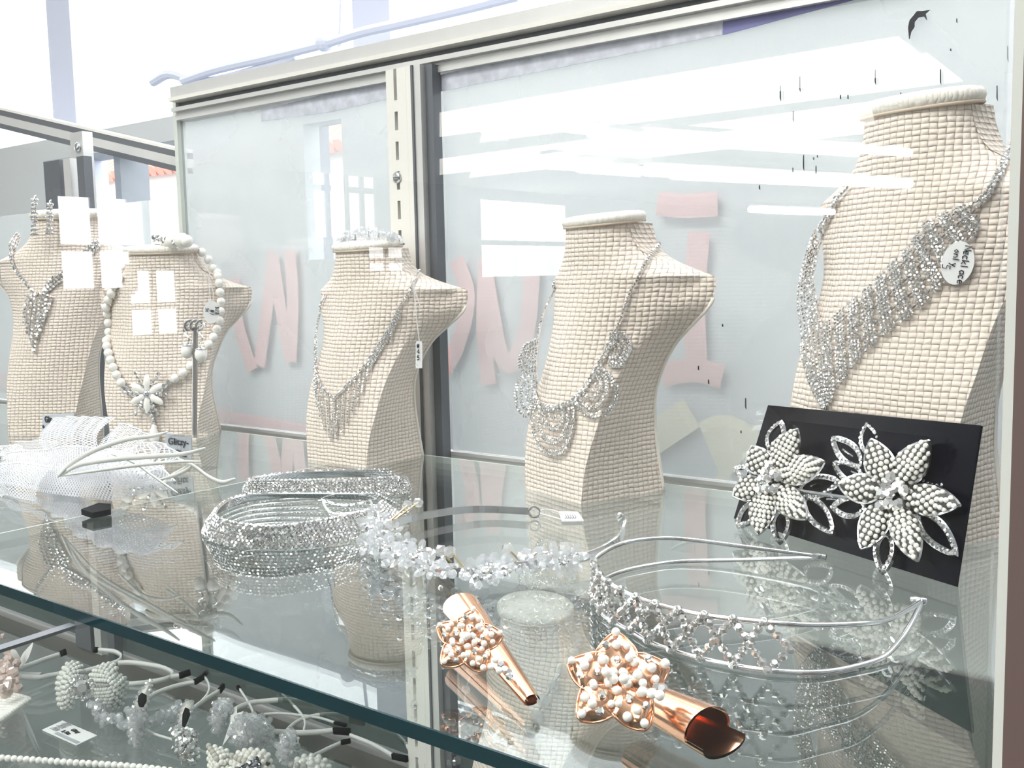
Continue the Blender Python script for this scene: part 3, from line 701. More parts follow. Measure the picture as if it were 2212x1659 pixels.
for g in range(11):
    bar = MB(); 
    for k in range(4):
        t = (g + .10 + k * .20) / 11; a, b = _pa(U, t), _pa(LW, t)
        a = a + Vector((-4, 2, 0)); b = b + Vector((4, -2, 0))
        strand(bar, b5.trace([(a.x, a.y), ((a.x+b.x)/2 - 2, (a.y+b.y)/2), (b.x, b.y)], .020, 5), .0072, 2.0)
    bar.build('rhinestone_bar', M_stone, nk)
mb = MB()
for f_ in (.12, .4, .68, .92):
    mb.tube([p for p, n in b5.trace([(lerp(_pa(U, t/12).x, _pa(LW, t/12).x, f_), lerp(_pa(U, t/12).y, _pa(LW, t/12).y, f_)) for t in range(13)], .012)], .0035, 4)
mb.build('link_wire', M_silver, nk)
UO = [Vector((x, y, 0)) for x, y in ((1760,500),(1745,540),(1729,597),(1724,649),(1732,723),(1741,765),(1750,801),(1771,857),(1786,880))]
UI = [Vector((x, y, 0)) for x, y in ((1767,530),(1763,562),(1756,605),(1762,636),(1771,666),(1779,690),(1787,712),(1789,790),(1790,880))]
for k in range(7):
    mb = MB(); strand(mb, b5.trace([(lerp(_pa(UO, t/10).x, _pa(UI, t/10).x, k/6), lerp(_pa(UO, t/10).y, _pa(UI, t/10).y, k/6)) for t in range(11)], .020), .0082, 2.0); mb.build('rhinestone_strand', M_stone, nk)
n5 = (b5.hit(2060, 560)[1] or Vector((0,-1,0))); n5 = n5 if n5.dot(ray(2060,560)) < 0 else -n5
d5 = b5.hit(2060, 560)[0].length - .035
hang_tag(nk, atd(2077, 528, d5), atd(2060, 608, d5), .105, .15, -ray(2068, 568).normalized() * .8 + n5 * .2, [], True)
# writing runs down the tag
cc = atd(2068, 568, d5) + (-ray(2068, 568).normalized()) * .004; tn = -ray(2068,568).normalized(); dn = (atd(2073, 590, d5) - atd(2083, 545, d5)).normalized(); sd = tn.cross(dn).normalized()
tg = [o for o in C.objects if o.name.startswith('price_tag')][-1]
scribble(tg, cc, dn, sd, tn, [('Necklace', -.062, .012, .0235), ('only', -.045, -.018, .022), ('5', .012, -.046, .026)], .0016)
# --- tassel necklace on the left bust
nk = thing('tassel_necklace', b1.hit(88, 645)[0], 'rhinestone necklace with a woven tassel drop on the left bust', 'necklace')
for q, w in (([(216,520),(196,540),(178,556),(158,577),(138,593),(115,612),(97,634)], 12), ([(40,508),(29,530),(27,550),(33,575),(48,598),(64,618),(80,636)], 11)):
    for k in (-1, 0, 1):
        mb, m2 = MB(), MB(); n_ = len(q)
        qq = [(x + k * w * .45 * (0.55 + .5*math.sin(i*1.7)), y + k * w * .5 * (.55 + .5*math.sin(i*1.7))) for i, (x, y) in enumerate(q)]
        strand(mb, b1.trace(qq, .014), .0125, 2.0, 6, m2); o = m2.build('chain', M_silver, nk); mb.build('rhinestone_row', M_stone, o)
for k in range(7):
    x = 63 + k * 8; L_ = [55, 78, 100, 118, 92, 74, 50][k]
    mb = MB(); strand(mb, b1.trace([(x + 2, 636 + abs(k-3)*2), (x - 3, 636 + L_*.5), (x - 10 + (3-k)*1.2, 640 + L_)], .018), .0135, 2.1); mb.build('tassel_strand', M_stone, nk)
for i, (x, y, l) in enumerate(((74, 432, 74), (107, 442, 62))):
    e = thing('drop_earring', b1.discc + Vector((0, 0, .05)), ('dangling rhinestone earring hooked on the left bust, nearer the left edge', 'pale dangling rhinestone earring hooked on the left bust, right of the other')[i], 'earring', 'earrings on the left bust')
    d0 = (b1.discc - b1.ey * .24).length - .01
    for k, dx in enumerate((-4, 0, 4)):
        mb = MB(); pts = [atd(x + dx + math.sin(j*1.3+k)*1.5, y + l * j / 9, d0) for j in range(10)]
        n_ = -ray(x, y).normalized(); strand(mb, [(p, n_) for p in pts], .0125, 2.3); mb.build('rhinestone_strand', M_stone, e)
    MB().tube([atd(x, y, d0), atd(x, y - 8, d0 + .02), atd(x + 3, y - 10, d0 + .05), atd(x + 3, 462, d0 + .08)], .004, 4).build('hook', M_silver, e)
# --- pearl necklace
nk = thing('pearl_necklace', b2.hit(330, 850)[0], 'white pearl necklace with a flower pendant on the second bust from the left', 'necklace')
def pearls(par, tr, r):
    for p, n in res2(tr, r * 2.02): MB().ball(p, r, 10, 7).build('pearl', M_pearl, par, True)
d2 = b2.hit(430, 600)
d2 = d2[0] if d2[0] else b2.P(.2, .2, .9)
pearls(nk, b2.trace([(436,545),(452,565),(463,590),(470,620),(473,655),(470,690),(462,722),(450,745),(430,772),(405,800),(380,818)], .03), .030)
pearls(nk, b2.trace([(265,602),(250,630),(239,665),(234,700),(238,740),(244,772),(254,800),(268,827)], .03), .030)
mb = MB()
for q in ([(378,818),(366,826),(356,834),(348,842)], [(268,832),(280,842),(293,850),(304,856)]):
    T = b2.trace(q, .022)
    for p, n in res2(T, .035): mb.gem(p, n, .022, 8)
mb.build('rhinestone_link', M_stone, nk)
pc = b2.trace([(322,850),(323,852)], .03)[0]; u, v, n = frame(pc[1]); fl = MB().ball(pc[0] - n*.005, .03, 10, 6).build('pendant', M_silver, nk, True)
for k in range(6):
    a = k * math.pi / 3 + .5; dd = u*math.cos(a) + v*math.sin(a); mb = MB(); c_ = pc[0] + dd * .07
    V = [c_ + dd*math.cos(t)*.055 + n.cross(dd)*math.sin(t)*.024 for t in [2*math.pi*i/12 for i in range(12)]]
    mb.add(V + [c_ + n*.025], [(i, (i+1) % 12, 12) for i in range(12)]); mb.build('petal', M_pearl, fl, True)
    mb = MB()
    for j in range(4): mb.gem(pc[0] + (u*math.cos(a+.5) + v*math.sin(a+.5))*(.06+.03*j), n, .015)
    mb.build('rhinestone_spray', M_stone, fl)
mb = MB()
for (x, y) in ((318,884),(327,888),(336,884),(322,893),(331,896),(333,878),(313,876),(345,868),(333,905),(335,913),(338,921),(333,921)): T = b2.trace([(x, y), (x, y+1)], .025)[0]; mb.gem(T[0], T[1], .016, 8)
mb.build('rhinestone_drop', M_stone, nk)
T = b2.trace([(338,938),(338,939)], .035)[0]
mb = MB(); mb.lathe(T[0] + Vector((0,0,-.06)), [(.001,0),(.025,.012),(.034,.04),(.028,.08),(.012,.12),(.001,.14)], n=14); mb.build('pearl_drop', M_pearl, nk, True)
dd2 = b2.hit(448, 690)[0]; dd2 = (dd2.length if dd2 else 6.4) - .09
MB().tube([atd(453, 590, dd2), atd(452, 620, dd2), atd(455, 650, dd2)], .003, 4).build('tag_string', M_paper, nk)
MB().tube([atd(455, 605, dd2), atd(462, 640, dd2), atd(459, 650, dd2)], .003, 4).build('tag_string', M_paper, nk)
vd = -ray(456, 673).normalized()
t = hang_tag(nk, atd(458, 649, dd2), atd(455, 699, dd2), .098, .15, vd, [], True)
up_ = (atd(458, 649, dd2) - atd(455, 699, dd2)).normalized(); dn = -up_; sd = vd.cross(dn)
scribble(t, atd(457, 673, dd2) + vd*.004, dn, sd, vd, [('$28', -.035, .022, .026), ('1#7', -.03, -.010, .026), ('5t', -.02, -.038, .02)], .0018)
# --- things lying on the bust tops
hp = thing('pearl_hair_pin', b2.discc + Vector((0,0,.05)), 'pearl and crystal hair pin lying on top of the second bust', 'hair pin')
dz = b2.discc.z + .065
for i, (x, y, r) in enumerate(((372,521,.045),(394,520,.05),(404,521,.04),(360,525,.025),(383,519,.03))): MB().ball(ay(x, y, b2.discc.y - .05), r, 12, 8).build('pearl', M_pearl, hp, True)
mb = MB()
for i in range(26): mb.gem(ay(random.choice((340,345,350,366,371,380)) + random.uniform(-7,7), random.uniform(512,526), b2.discc.y - .06), Vector((random.uniform(-1,1),-1,random.uniform(-.3,1))), .02, 8)
mb.build('rhinestone_cluster', M_stone, hp)
MB().tube([ay(x, y, b2.discc.y - .03) for x, y in ((335,530),(370,530),(408,530))], .008, 6).build('wire', M_silver, hp)
ti = thing('tiara', b3.discc + Vector((0,0,.05)), 'pale crystal tiara lying on top of the bust before the upright', 'tiara')
mb = MB(); YT = b3.discc.y - .05
mb.tube(smooth([ay(x, y, YT + .25*math.sin(i*.5)) for i, (x, y) in enumerate(((722,531),(740,520),(765,516),(795,517),(825,520),(850,524),(872,527)))], 4), .007, 6); band_ = mb.build('wire_band', M_silver, ti)
mb = MB()
for i in range(90):
    t = random.random(); x = lerp(728, 868, t); y = 520 - random.random() * 26 * math.sin(math.pi * t) ** .6
    mb.bead(ay(x, y, YT + random.uniform(-.04, .08)), random.uniform(.010, .018))
mb.build('crystal_spray', M_crys, ti)
mb = MB()
for i in range(9):
    x = 735 + i * 16; mb.tube([ay(x, 522, YT), ay(x + random.uniform(-8, 8), 500 + abs(i-4)*3, YT)], .004, 4)
mb.build('wire_stem', M_silver, ti)
# --- small spiral earring stand with two pearl earrings
es = thing('earring_stand', az(425, 1000), 'small earring stand, grey metal post with curled top on a clear acrylic block', 'earring stand')
YE = az(432, 1020).y
bz = lambda px, py: ay(px, py, YE)
c0 = az(424, 1012); zt = ay(424, 940, c0.y).z
def boxat(c, w, d, z0, z1, yaw):
    a = math.radians(yaw); ex, ey = Vector((math.cos(a), math.sin(a), 0)), Vector((-math.sin(a), math.cos(a), 0))
    return [c + ex*sx*w/2 + ey*sy*d/2 + Vector((0,0,z - c.z)) for z in (z0, z1) for sx, sy in ((-1,-1),(1,-1),(1,1),(-1,1))]
mb = MB(); mb.add(boxat(c0, .22, .16, -1, zt, 15), [(0,3,2,1),(4,5,6,7),(0,1,5,4),(1,2,6,5),(2,3,7,6),(3,0,4,7)]); mb.build('acrylic_block', M_acryl, es)
topc = ay(422, 706, c0.y)
MB().tube([Vector((c0.x, c0.y, zt)), Vector((topc.x, topc.y, topc.z))], .014, 10).build('post', M_steel, es)
mb = MB(); coil = []
for i in range(49):
    t = i / 48; a = t * 6 * math.pi; coil.append(ay(lerp(401, 437, t), 706, c0.y) + Vector((0, math.sin(a) * .03, math.cos(a) * .026 + .01)))
mb.tube(coil, .007, 6); mb.build('curled_top', M_steel, es)
for i, (x, y) in enumerate(((404, 752), (434, 760))):
    e = thing('pearl_earring', ay(x, y, c0.y), ('pearl drop earring hanging left of the stand post', 'pearl drop earring hanging right of the stand post')[i], 'earring', 'pearl earrings on the stand')
    s_ = (-1, 1)[i]
    MB().tube(smooth([ay(a, b, c0.y - .02) for a, b in ((x + 3*s_*-1, 742), (x + 4, 730), (x - 6, 718), (x - 4, 706), (x + 6, 700), (x + 10, 708))], 5), .005, 5).build('ear_wire', M_silver, e)
    MB().lathe(ay(x, y - 4, c0.y - .02), [(.026, 0), (.030, .006), (.012, .014), (.004, .024)], n=12).build('cap', M_silver, e, True)
    MB().ball(ay(x, y + 6, c0.y - .02), .033, 14, 10, (Vector((0,0,1)), 1.25)).build('pearl', M_pearl, e, True)
# --- little shop signs
def text_obj(par, txt, o, rt, up, size, m, name='lettering', bold=.0):
    """real lettering as thin mesh: centre-left origin o"""
    cu = bpy.data.curves.new(name, 'FONT'); cu.body = txt; cu.size = 1; cu.extrude = .004; cu.offset = bold; cu.resolution_u = 3
    tmp = bpy.data.objects.new('t', cu); C.objects.link(tmp); dg = bpy.context.evaluated_depsgraph_get()
    me = bpy.data.meshes.new_from_object(tmp.evaluated_get(dg)); bpy.data.objects.remove(tmp)
    n = rt.cross(up); o0 = parent_loc(par)
    for v in me.vertices: v.co = wpt(o + rt*v.co.x*size*.92 + up*v.co.y*size + n*v.co.z*.3) - o0
    me.materials.clear(); me.materials.append(m); me.name = name
    ob = bpy.data.objects.new(name, me); C.objects.link(ob); ob.parent = par; return ob
M_signcard = pbr('grey_sign_card', (.52, .54, .60), .5)
def sign(q, label, lines, thick=.01):
    """card with its four corners seen at pixels q (tl,tr,br,bl) at depth y"""
    c = sum(q, Vector()) / 4; t = thing('shop_sign', Vector((c.x, c.y, min(p.z for p in q))), label, 'sign', 'shop name cards')
    n = (q[1] - q[0]).cross(q[3] - q[0]).normalized(); n = n if n.dot(c) < 0 else -n
    MB().prism(q, -n * thick).build('card', M_signcard, t)
    rt = (q[1] - q[0]).normalized(); up = (q[0] - q[3]); up = (up - rt * up.dot(rt)).normalized(); w = (q[1] - q[0]).length; h_ = (q[0] - q[3]).length
    for txt, x, y, sz, bd in lines: text_obj(t, txt, q[3] + rt*w*x + up*h_*y + n*.004, rt, up, sz*h_, M_ink, 'lettering', bd)
    return t
Ys = az(385, 1012).y
q = [ay(357, 936, Ys), ay(412, 940, Ys + .06), ay(413, 990, Ys + .06), ay(358, 992, Ys)]
sign(q, 'small grey shop card lettered in black leaning against the acrylic block', [('Glitzy-', .12, .60, .36, .018), ('&Fitz', .22, .16, .36, .018)])
Ys = az(120, 985).y
q = [ay(92, 896, Ys), ay(160, 893, Ys), ay(158, 945, Ys), ay(89, 945, Ys)]
t = sign(q, 'small grey shop card half hidden by the white netting, before the left bust', [('Glitzy', .20, .62, .38, .018), ('\u2022', .10, .28, .5, .02)])
# ================================================================= CARD WITH PEARL FLOWERS
BL, BR = az(1585, 1119), az(2065, 1267); bd = (BR - BL).normalized()
def onperp(px, py, o, n):
    r = ray(px, py); return r * (o.dot(n) / r.dot(n))
TL = onperp(1659, 875, BL, bd); TR = onperp(2119, 919, BR, bd)
cn = bd.cross(TL - BL).normalized(); cn = cn if cn.dot(BL) < 0 else -cn
cd = thing('black_display_card', (BL + BR) / 2, 'glossy black card leaning on the right bust, backing the two pearl flowers', 'display card')
MB().prism([BL, BR, BR + (TR - BR), TL], -cn * .010).build('card', M_card, cd)
def oc(px, py, off=0):
    o = BL + cn * off; r = ray(px, py); return r * (o.dot(cn) / r.dot(cn))
def leaf_outline(base, tip, w, n=14):
    """closed pixel outline of a pointed oval leaf"""
    bx, by = base; tx, ty = tip; dx, dy = tx - bx, ty - by; l = math.hypot(dx, dy); ux, uy = dx/l, dy/l; nx, ny = -uy, ux
    L_, R_ = [], []
    for i in range(n + 1):
        t = i / n; ww = w / 2 * (math.sin(math.pi * t ** .85) ** .8) if 0 < t < 1 else 0
        L_.append((bx + dx*t + nx*ww, by + dy*t + ny*ww)); R_.append((bx + dx*t - nx*ww, by + dy*t - ny*ww))
    return L_, R_
def flower(center, petals, loops, label):
    fl = thing('pearl_flower_clip', oc(*center, .06), label, 'hair clip', 'pearl flowers on the black card')
    for base, tip, w in loops:
        L_, R_ = leaf_outline(base, tip, w, 12); mb, m2 = MB(), MB()
        path = [oc(x, y, .035) for x, y in L_] + [oc(x, y, .035) for x, y in R_[::-1][1:]]
        m2.tube(path, .012, 6); o = m2.build('jewelled_loop', M_silver, fl)
        for p in resample(path, step=.019): mb.gem(p + cn*.006, cn, .0092, 6)
        mb.build('rhinestone_row', M_stone, o)
    for i, (tip, w) in enumerate(petals):
        cx_, cy_ = center; bx, by = lerp(cx_, tip[0], .16), lerp(cy_, tip[1], .16)
        L_, R_ = leaf_outline((bx, by), tip, w, 14); rows = []
        for j in range(15):
            row = []
            for k in range(9):
                s_ = k / 8; x, y = lerp(L_[j][0], R_[j][0], s_), lerp(L_[j][1], R_[j][1], s_)
                hgt = .055 + .05 * math.sin(math.pi * s_) * math.sin(math.pi * (.15 + .8 * j / 14)) + .05 * (j / 14) ** 2 + (.012 if i % 2 else 0)
                row.append(oc(x, y, hgt))
            rows.append(row)
        mb = MB(); mb.grid(rows); o = mb.build('petal', M_seedback, fl, True)
        m2 = MB(); m2.tube([r[0] for r in rows] + [r[-1] for r in rows[::-1]], .006, 5); m2.build('petal_rim', M_silver, o)
        pm = MB(); r_ = .0092
        ln = (rows[14][4] - rows[0][4]).length; nj = int(ln / (r_ * 2.0))
        for j in range(1, nj):
            y_ = j / nj * 14; j0 = min(13, int(y_)); f_ = y_ - j0
            A_ = rows[j0][0].lerp(rows[j0+1][0], f_); B_ = rows[j0][-1].lerp(rows[j0+1][-1], f_); wd_ = (A_ - B_).length; m = max(1, int(wd_ / (r_ * 2.25)))
            rowi = j
            for k in range(m):
                s_ = (k + .5 + (.25 if rowi % 2 else -.25)) / m
                if not 0 <= s_ <= 1: continue
                kk = min(7, int(s_ * 8)); g = s_ * 8 - kk
                p = rows[j0][kk].lerp(rows[j0][kk+1], g).lerp(rows[j0+1][kk].lerp(rows[j0+1][kk+1], g), f_)
                pm.ball(p + cn * .004, r_, 7, 5)
        so = pm.build('seed_pearls', M_seed, o, True); so['kind'] = 'stuff'
    mb = MB()
    for k in range(9):
        a = k * 2.4; r_ = .0 if k == 0 else .035 if k < 5 else .055
        u, v, n = frame(cn); mb.gem(oc(*center, .105) + (u*math.cos(a) + v*math.sin(a))*r_, cn, .022, 8)
    mb.build('crystal_centre', M_stone, fl)
    return fl
M_seedback = pbr('dark_petal_backing', (.09, .09, .085), .5, .3)
f1 = flower((1924, 1066), [((1882,949),64), ((2006,952),68), ((2073,1091),64), ((1983,1211),62), ((1861,1184),62), ((1812,1046),62)],
    [((1862,1006),(1801,947),38), ((1885,985),(1876,917),38), ((1938,985),(1963,916),42), ((2000,1040),(2075,1009),46), ((1985,1110),(2065,1197),44), ((1915,1150),(1907,1235),36), ((1868,1040),(1804,1001),36), ((1870,1095),(1800,1096),42)],
    'larger pearl-studded six petal flower clip at the right of the black card')
f2 = flower((1660, 1036), [((1722,927),60), ((1780,998),60), ((1741,1121),58), ((1637,1154),54), ((1584,1071),52), ((1624,964),56)],
    [((1668,975),(1688,913),34), ((1640,1085),(1596,1136),30), ((1690,1100),(1685,1171),34), ((1740,1075),(1800,1151),40), ((1730,1060),(1812,1040),40), ((1625,1030),(1590,1012),24)],
    'smaller pearl-studded flower clip at the left of the black card')
mb = MB(); mb.tube([oc(x, y, .05) for x, y in ((1700,1052),(1740,1062),(1780,1068),(1830,1075))], .008, 6); mb.build('branch_wire', M_silver, f2)
mb = MB()
for q in (((1820,970),(1850,992)), ((1838,1018),(1868,1030)), ((2005,1050),(2018,1035)), ((1752,1050),(1765,1045)), ((1785,1078),(1814,1080))): mb.tube([oc(*q[0], .06), oc(*q[1], .03)], .003, 4)
mb.build('wire_stamen', M_silver, f1)

# ================================================================= COLLARS
def collar(label, bot, top, zt, nrow, r):
    t = thing('crystal_collar', sum((az(x, y) for x, y in bot), Vector()) / len(bot), label, 'collar necklace', 'rhinestone collars on the upper shelf')
    B = smooth([az(x, y, -.99) for x, y in bot], 8); T = smooth([az(x, y, zt) for x, y in top], 8)
    n = 150; B = resample(B, n=n); T = resample(T, n=n)
    for k in range(nrow):
        f_ = k / (nrow - 1); row = [b.lerp(a, f_) for a, b in zip(T, B)]; row = [b_ + (Vector((0,0,0))) for b_ in row]
        cen = sum(row, Vector()) / n; mb = MB(); m2 = MB()
        Q = resample(row, step=r * 2.0)
        for p in Q:
            d = (p - cen); d.z = 0; d.normalize(); d.z = .35; mb.gem(p, d, r, 6)
        m2.tube([p - ((p - cen).normalized()) * r * .6 for p in Q], r * .5, 4)
        o = m2.build('coil_wire', M_silver, t); mb.build('rhinestone_row', M_stone, o)
    return t
collar('large open rhinestone collar lying in front, seven coiled rows',
    [(852,1088),(800,1078),(700,1074),(600,1074),(520,1086),(462,1112),(441,1143),(449,1162),(508,1178),(603,1183),(671,1179),(753,1167),(793,1153),(847,1132),(864,1110)],
    [(812,1067),(780,1067),(700,1066),(620,1066),(563,1068),(514,1073),(481,1088),(463,1108),(474,1121),(522,1133),(590,1138),(671,1128),(739,1116),(807,1099),(825,1083)], -.905, 8, .0095)
collar('smaller flat rhinestone collar lying behind, toward the upright',
    [(872,1042),(800,1028),(700,1030),(600,1036),(545,1043),(527,1056),(541,1067),(617,1072),(725,1070),(807,1069),(870,1066),(886,1058)],
    [(836,1015),(790,1016),(753,1017),(644,1021),(563,1029),(538,1037),(552,1039),(600,1038),(671,1038),(780,1036),(845,1031),(877,1033)], -.915, 6, .0095)
bc = thing('bracelet_chain', az(745, 1100), 'thin white chain and clear loop lying inside the large collar', 'bracelet')
MB().tube(smooth([az(x, y, -.985) for x, y in ((695,1078),(705,1098),(722,1110),(760,1108),(798,1100),(802,1085),(785,1072),(755,1068),(725,1070),(700,1076))], 4), .006, 6).build('clear_loop', M_white, bc)
mb = MB(); P_ = resample(smooth([az(x, y, -.98) for x, y in ((692,1080),(720,1088),(750,1092),(785,1086))], 5), step=.022)
for p in P_: mb.tube([p + Vector((math.cos(a)*.012, math.sin(a)*.012, 0)) for a in [2*math.pi*i/8 for i in range(8)]], .0035, 4, True)
mb.build('chain', M_silver, bc)
MB().tube(smooth([az(x, y, -.985) for x, y in ((712,1112),(730,1118),(745,1114),(735,1106),(715,1110))], 4), .004, 5).build('clasp', M_silver, bc)

# ================================================================= CRYSTAL FLOWER HEADBAND
hb = thing('crystal_flower_headband', az(1000, 1240), 'silver headband covered in clear crystal flowers, ring and paper tag at one end', 'headband')
hp_ = [(1143,1104,.03),(1062,1100,.03),(994,1102,.035),(913,1114,.04),(858,1128,.045),(822,1144,.05),(817,1160,.05),(845,1188,.05),(891,1213,.05),(967,1234,.05),(1035,1232,.05),(1103,1224,.05),(1143,1220,.05),(1211,1213,.05),(1265,1202,.05),(1306,1186,.06),(1333,1168,.08),(1348,1140,.10),(1339,1113,.14)]
hpath = smooth([az(x, y, -1 + z) for x, y, z in hp_], 5)
MB().band(hpath, .030, (0, 0, 1), .010).build('band', M_silver, hb)
c_ = az(1154, 1106, -.97); n_ = -ray(1154, 1106).normalized(); u, v, n_ = frame(n_)
MB().tube([c_ + (u*math.cos(a) + v*math.sin(a))*.022 for a in [2*math.pi*i/16 for i in range(16)]], .005, 6, True).build('end_ring', M_silver, hb)
MB().ball(az(1339, 1112, -.86), .010, 8, 6).build('end_tip', M_silver, hb, True)
pt = MB(); pt.prism([az(x, y, -.992) for x, y in ((1207,1106),(1248,1107),(1261,1126),(1213,1127))], (0, 0, .004)); pt = pt.build('price_tag', M_paper, hb)
ttag = MB()
for k in range(5): ttag.tube([az(1221 + k*5, 1112, -.986), az(1224 + k*5, 1117, -.986), az(1221 + k*5, 1120, -.986)], .0025, 4)
ttag.build('handwriting', M_inkgrey, pt)
for q in (((1161,1104),(1180,1100),(1200,1103),(1212,1110)), ((1163,1108),(1185,1114),(1212,1122))): MB().tube(smooth([az(x, y, -.985) for x, y in q], 4), .0025, 4).build('tag_string', M_paper, hb)
rnd = random.Random(11)
def crystal_flower(par, px, py, z, R_, npet=6):
    c = az(px, py, z); n0 = (-ray(px, py).normalized() + Vector((rnd.uniform(-.5,.5), rnd.uniform(-.3,.3), rnd.uniform(-.2,.6)))).normalized(); u, v, n0 = frame(n0); mb = MB()
    for k in range(npet):
        a = 2*math.pi*k/npet + rnd.random()*.3; d = u*math.cos(a) + v*math.sin(a); s_ = v*math.cos(a) - u*math.sin(a); cc = c + d*R_*.6
        V = [cc + d*math.cos(t)*R_*.42 + s_*math.sin(t)*R_*.28 + n0*(.006 + .01*math.cos(t)) for t in [2*math.pi*i/8 for i in range(8)]]
        mb.add(V + [cc + n0*R_*.25, cc - n0*R_*.1], [(i, (i+1) % 8, 8) for i in range(8)] + [((i+1) % 8, i, 9) for i in range(8)])
    o = mb.build('crystal_flower', M_crys, par); m = MB(); m.gem(c + n0*.02, n0, R_*.22, 8)
    for k in range(5): m.gem(c + n0*.015 + (u*math.cos(k*1.25) + v*math.sin(k*1.25))*R_*.28, n0, R_*.1, 6)
    m.build('rhinestone_centre', M_stone, o)
for px, py, z, R_ in ((812,1120,.08,.055),(800,1140,.07,.06),(815,1165,.06,.06),(793,1178,.05,.045),(832,1182,.06,.055),(862,1200,.06,.05),(890,1206,.07,.06),(925,1222,.06,.055),(905,1192,.08,.045),(950,1230,.05,.045),(1030,1236,.05,.06),(1058,1224,.07,.05),(1085,1225,.06,.045),(1150,1208,.06,.045),(1190,1200,.08,.05),(1215,1212,.07,.055),(1240,1205,.07,.05),(875,1172,.09,.04),(852,1148,.08,.035)):
    crystal_flower(hb, px, py, -1 + z, R_, rnd.choice((5, 6)))
mb = MB(); m2 = MB()
for i in range(150):
    t = rnd.random() ** .9; seg = [(845,1110),(800,1128),(800,1160),(830,1190),(890,1212),(960,1238),(1040,1238),(1100,1226),(1160,1215),(1250,1206)]
    f_ = t * (len(seg) - 1.001); j = int(f_); x = lerp(seg[j][0], seg[j+1][0], f_ - j) + rnd.gauss(0, 9); y = lerp(seg[j][1], seg[j+1][1], f_ - j) + rnd.gauss(0, 11)
    p = az(x, y, -1 + rnd.uniform(.04, .11)); (mb.bead(p, rnd.uniform(.010, .018)) if i % 3 else m2.gem(p, Vector((rnd.uniform(-.5,.5), -1, rnd.uniform(0,1))), rnd.uniform(.007, .013), 8))
mb.build('crystal_beads', M_crys, hb)['kind'] = 'stuff'; m2.build('rhinestones', M_stone, hb)['kind'] = 'stuff'
mb = MB(); m3 = MB()
for q in (((975,1215),(940,1170,.09),(952,1190)), ((1005,1228),(975,1196),(972,1192)), ((1130,1218),(1100,1190),(1097,1186)), ((1240,1210),(1222,1180),(1220,1182)), ((845,1128),(885,1100),(903,1086)), ((835,1132),(860,1108),(880,1092))):
    a = az(q[0][0], q[0][1], -.95); b = az(q[2][0], q[2][1], -.90); mb.tube([a, b], .004, 5); m3.bead(b, .022)
mb.build('wire_stem', M_gold, hb); m3.build('crystal_bud', M_crys, hb)

# ================================================================= ZIGZAG HEADBAND
zb = thing('zigzag_headband', az(1600, 1420), 'double wire headband with rhinestone diamonds across its front, lying before the black card', 'headband')
up_px = [(1776,1203,.07),(1750,1199,.09),(1623,1183,.12),(1500,1167,.14),(1431,1163,.15),(1354,1171,.15),(1308,1190,.15),(1283,1212,.14),(1292,1238,.14),(1315,1258,.14),(1361,1284,.14),(1415,1304,.14),(1488,1323,.14),(1546,1333,.14),(1623,1341,.14),(1700,1348,.14),(1776,1350,.13),(1853,1347,.12),(1915,1340,.10),(1960,1317,.08),(1992,1298,.07)]
lo_px = [(1776,1203,.07),(1750,1205,.05),(1584,1210,.02),(1469,1213,.01),(1392,1223,.01),(1331,1238,.01),(1288,1262,.01),(1281,1290,.01),(1300,1325,.01),(1338,1350,.01),(1373,1369,.01),(1415,1392,.01),(1484,1415,.01),(1546,1430,.01),(1623,1444,.01),(1700,1452,.01),(1776,1452,.01),(1853,1438,.01),(1911,1417,.015),(1949,1377,.03),(1972,1340,.05),(1992,1298,.07)]
UPP = smooth([az(x, y, -1 + z) for x, y, z in up_px], 5); LOP = smooth([az(x, y, -1 + z) for x, y, z in lo_px], 5)
MB().tube(UPP, .0075, 6).build('wire', M_silver, zb, True); MB().tube(LOP, .0075, 6).build('wire', M_silver, zb, True)
for x, y in ((1776,1203),(1992,1298)):
    p = az(x, y, -.93); MB().tube([p - Vector((.03,0,0)), p + Vector((.012, 0, 0))], .010, 8).build('end_cap', M_silver, zb, True)
pst = MB(); pst.prism([az(1449,1160,-.86), az(1500,1166,-.86), az(1501,1196,-.90), az(1450,1190,-.90)], (0, .003, 0)); pst.build('clear_sticker', M_acryl, zb)
# diamonds between the two wires from the left bend to the right
upd = smooth([az(x, y, -1 + z) for x, y, z in up_px[7:14]] + [az(1648, 1344, -.86)], 5); lod = smooth([az(x, y, -1 + z) for x, y, z in lo_px[6:14]] + [az(1657, 1449, -.985)], 5)
nd = 5
for ph in (0, 1):
    mb, m2 = MB(), MB(); pts = []
    for i in range(nd * 2 + 1):
        t = i / (nd * 2); hi = (i + ph) % 2; pts.append(_pa(upd, t) if hi else _pa(lod, t))
    ln = MB()
    for a, b in zip(pts, pts[1:]):
        for p in resample([a, b], step=.024): mb.gem(p - ray(1500,1350).normalized()*.012, -ray(1500, 1350) + Vector((0,0,.8)), .0125, 8, .9)
        m2.tube([a, b], .006, 5)
    o = m2.build('zigzag_setting', M_silver, zb); mb.build('rhinestone_row', M_stone, o)
mb = MB()
for p in resample([_pa(upd, 1), az(1708, 1402, -.93), _pa(lod, 1)], step=.024): mb.gem(p - ray(1500,1350).normalized()*.012, -ray(1700, 1400) + Vector((0,0,.8)), .0125, 8, .9)
mb.build('rhinestone_row', M_stone, zb)

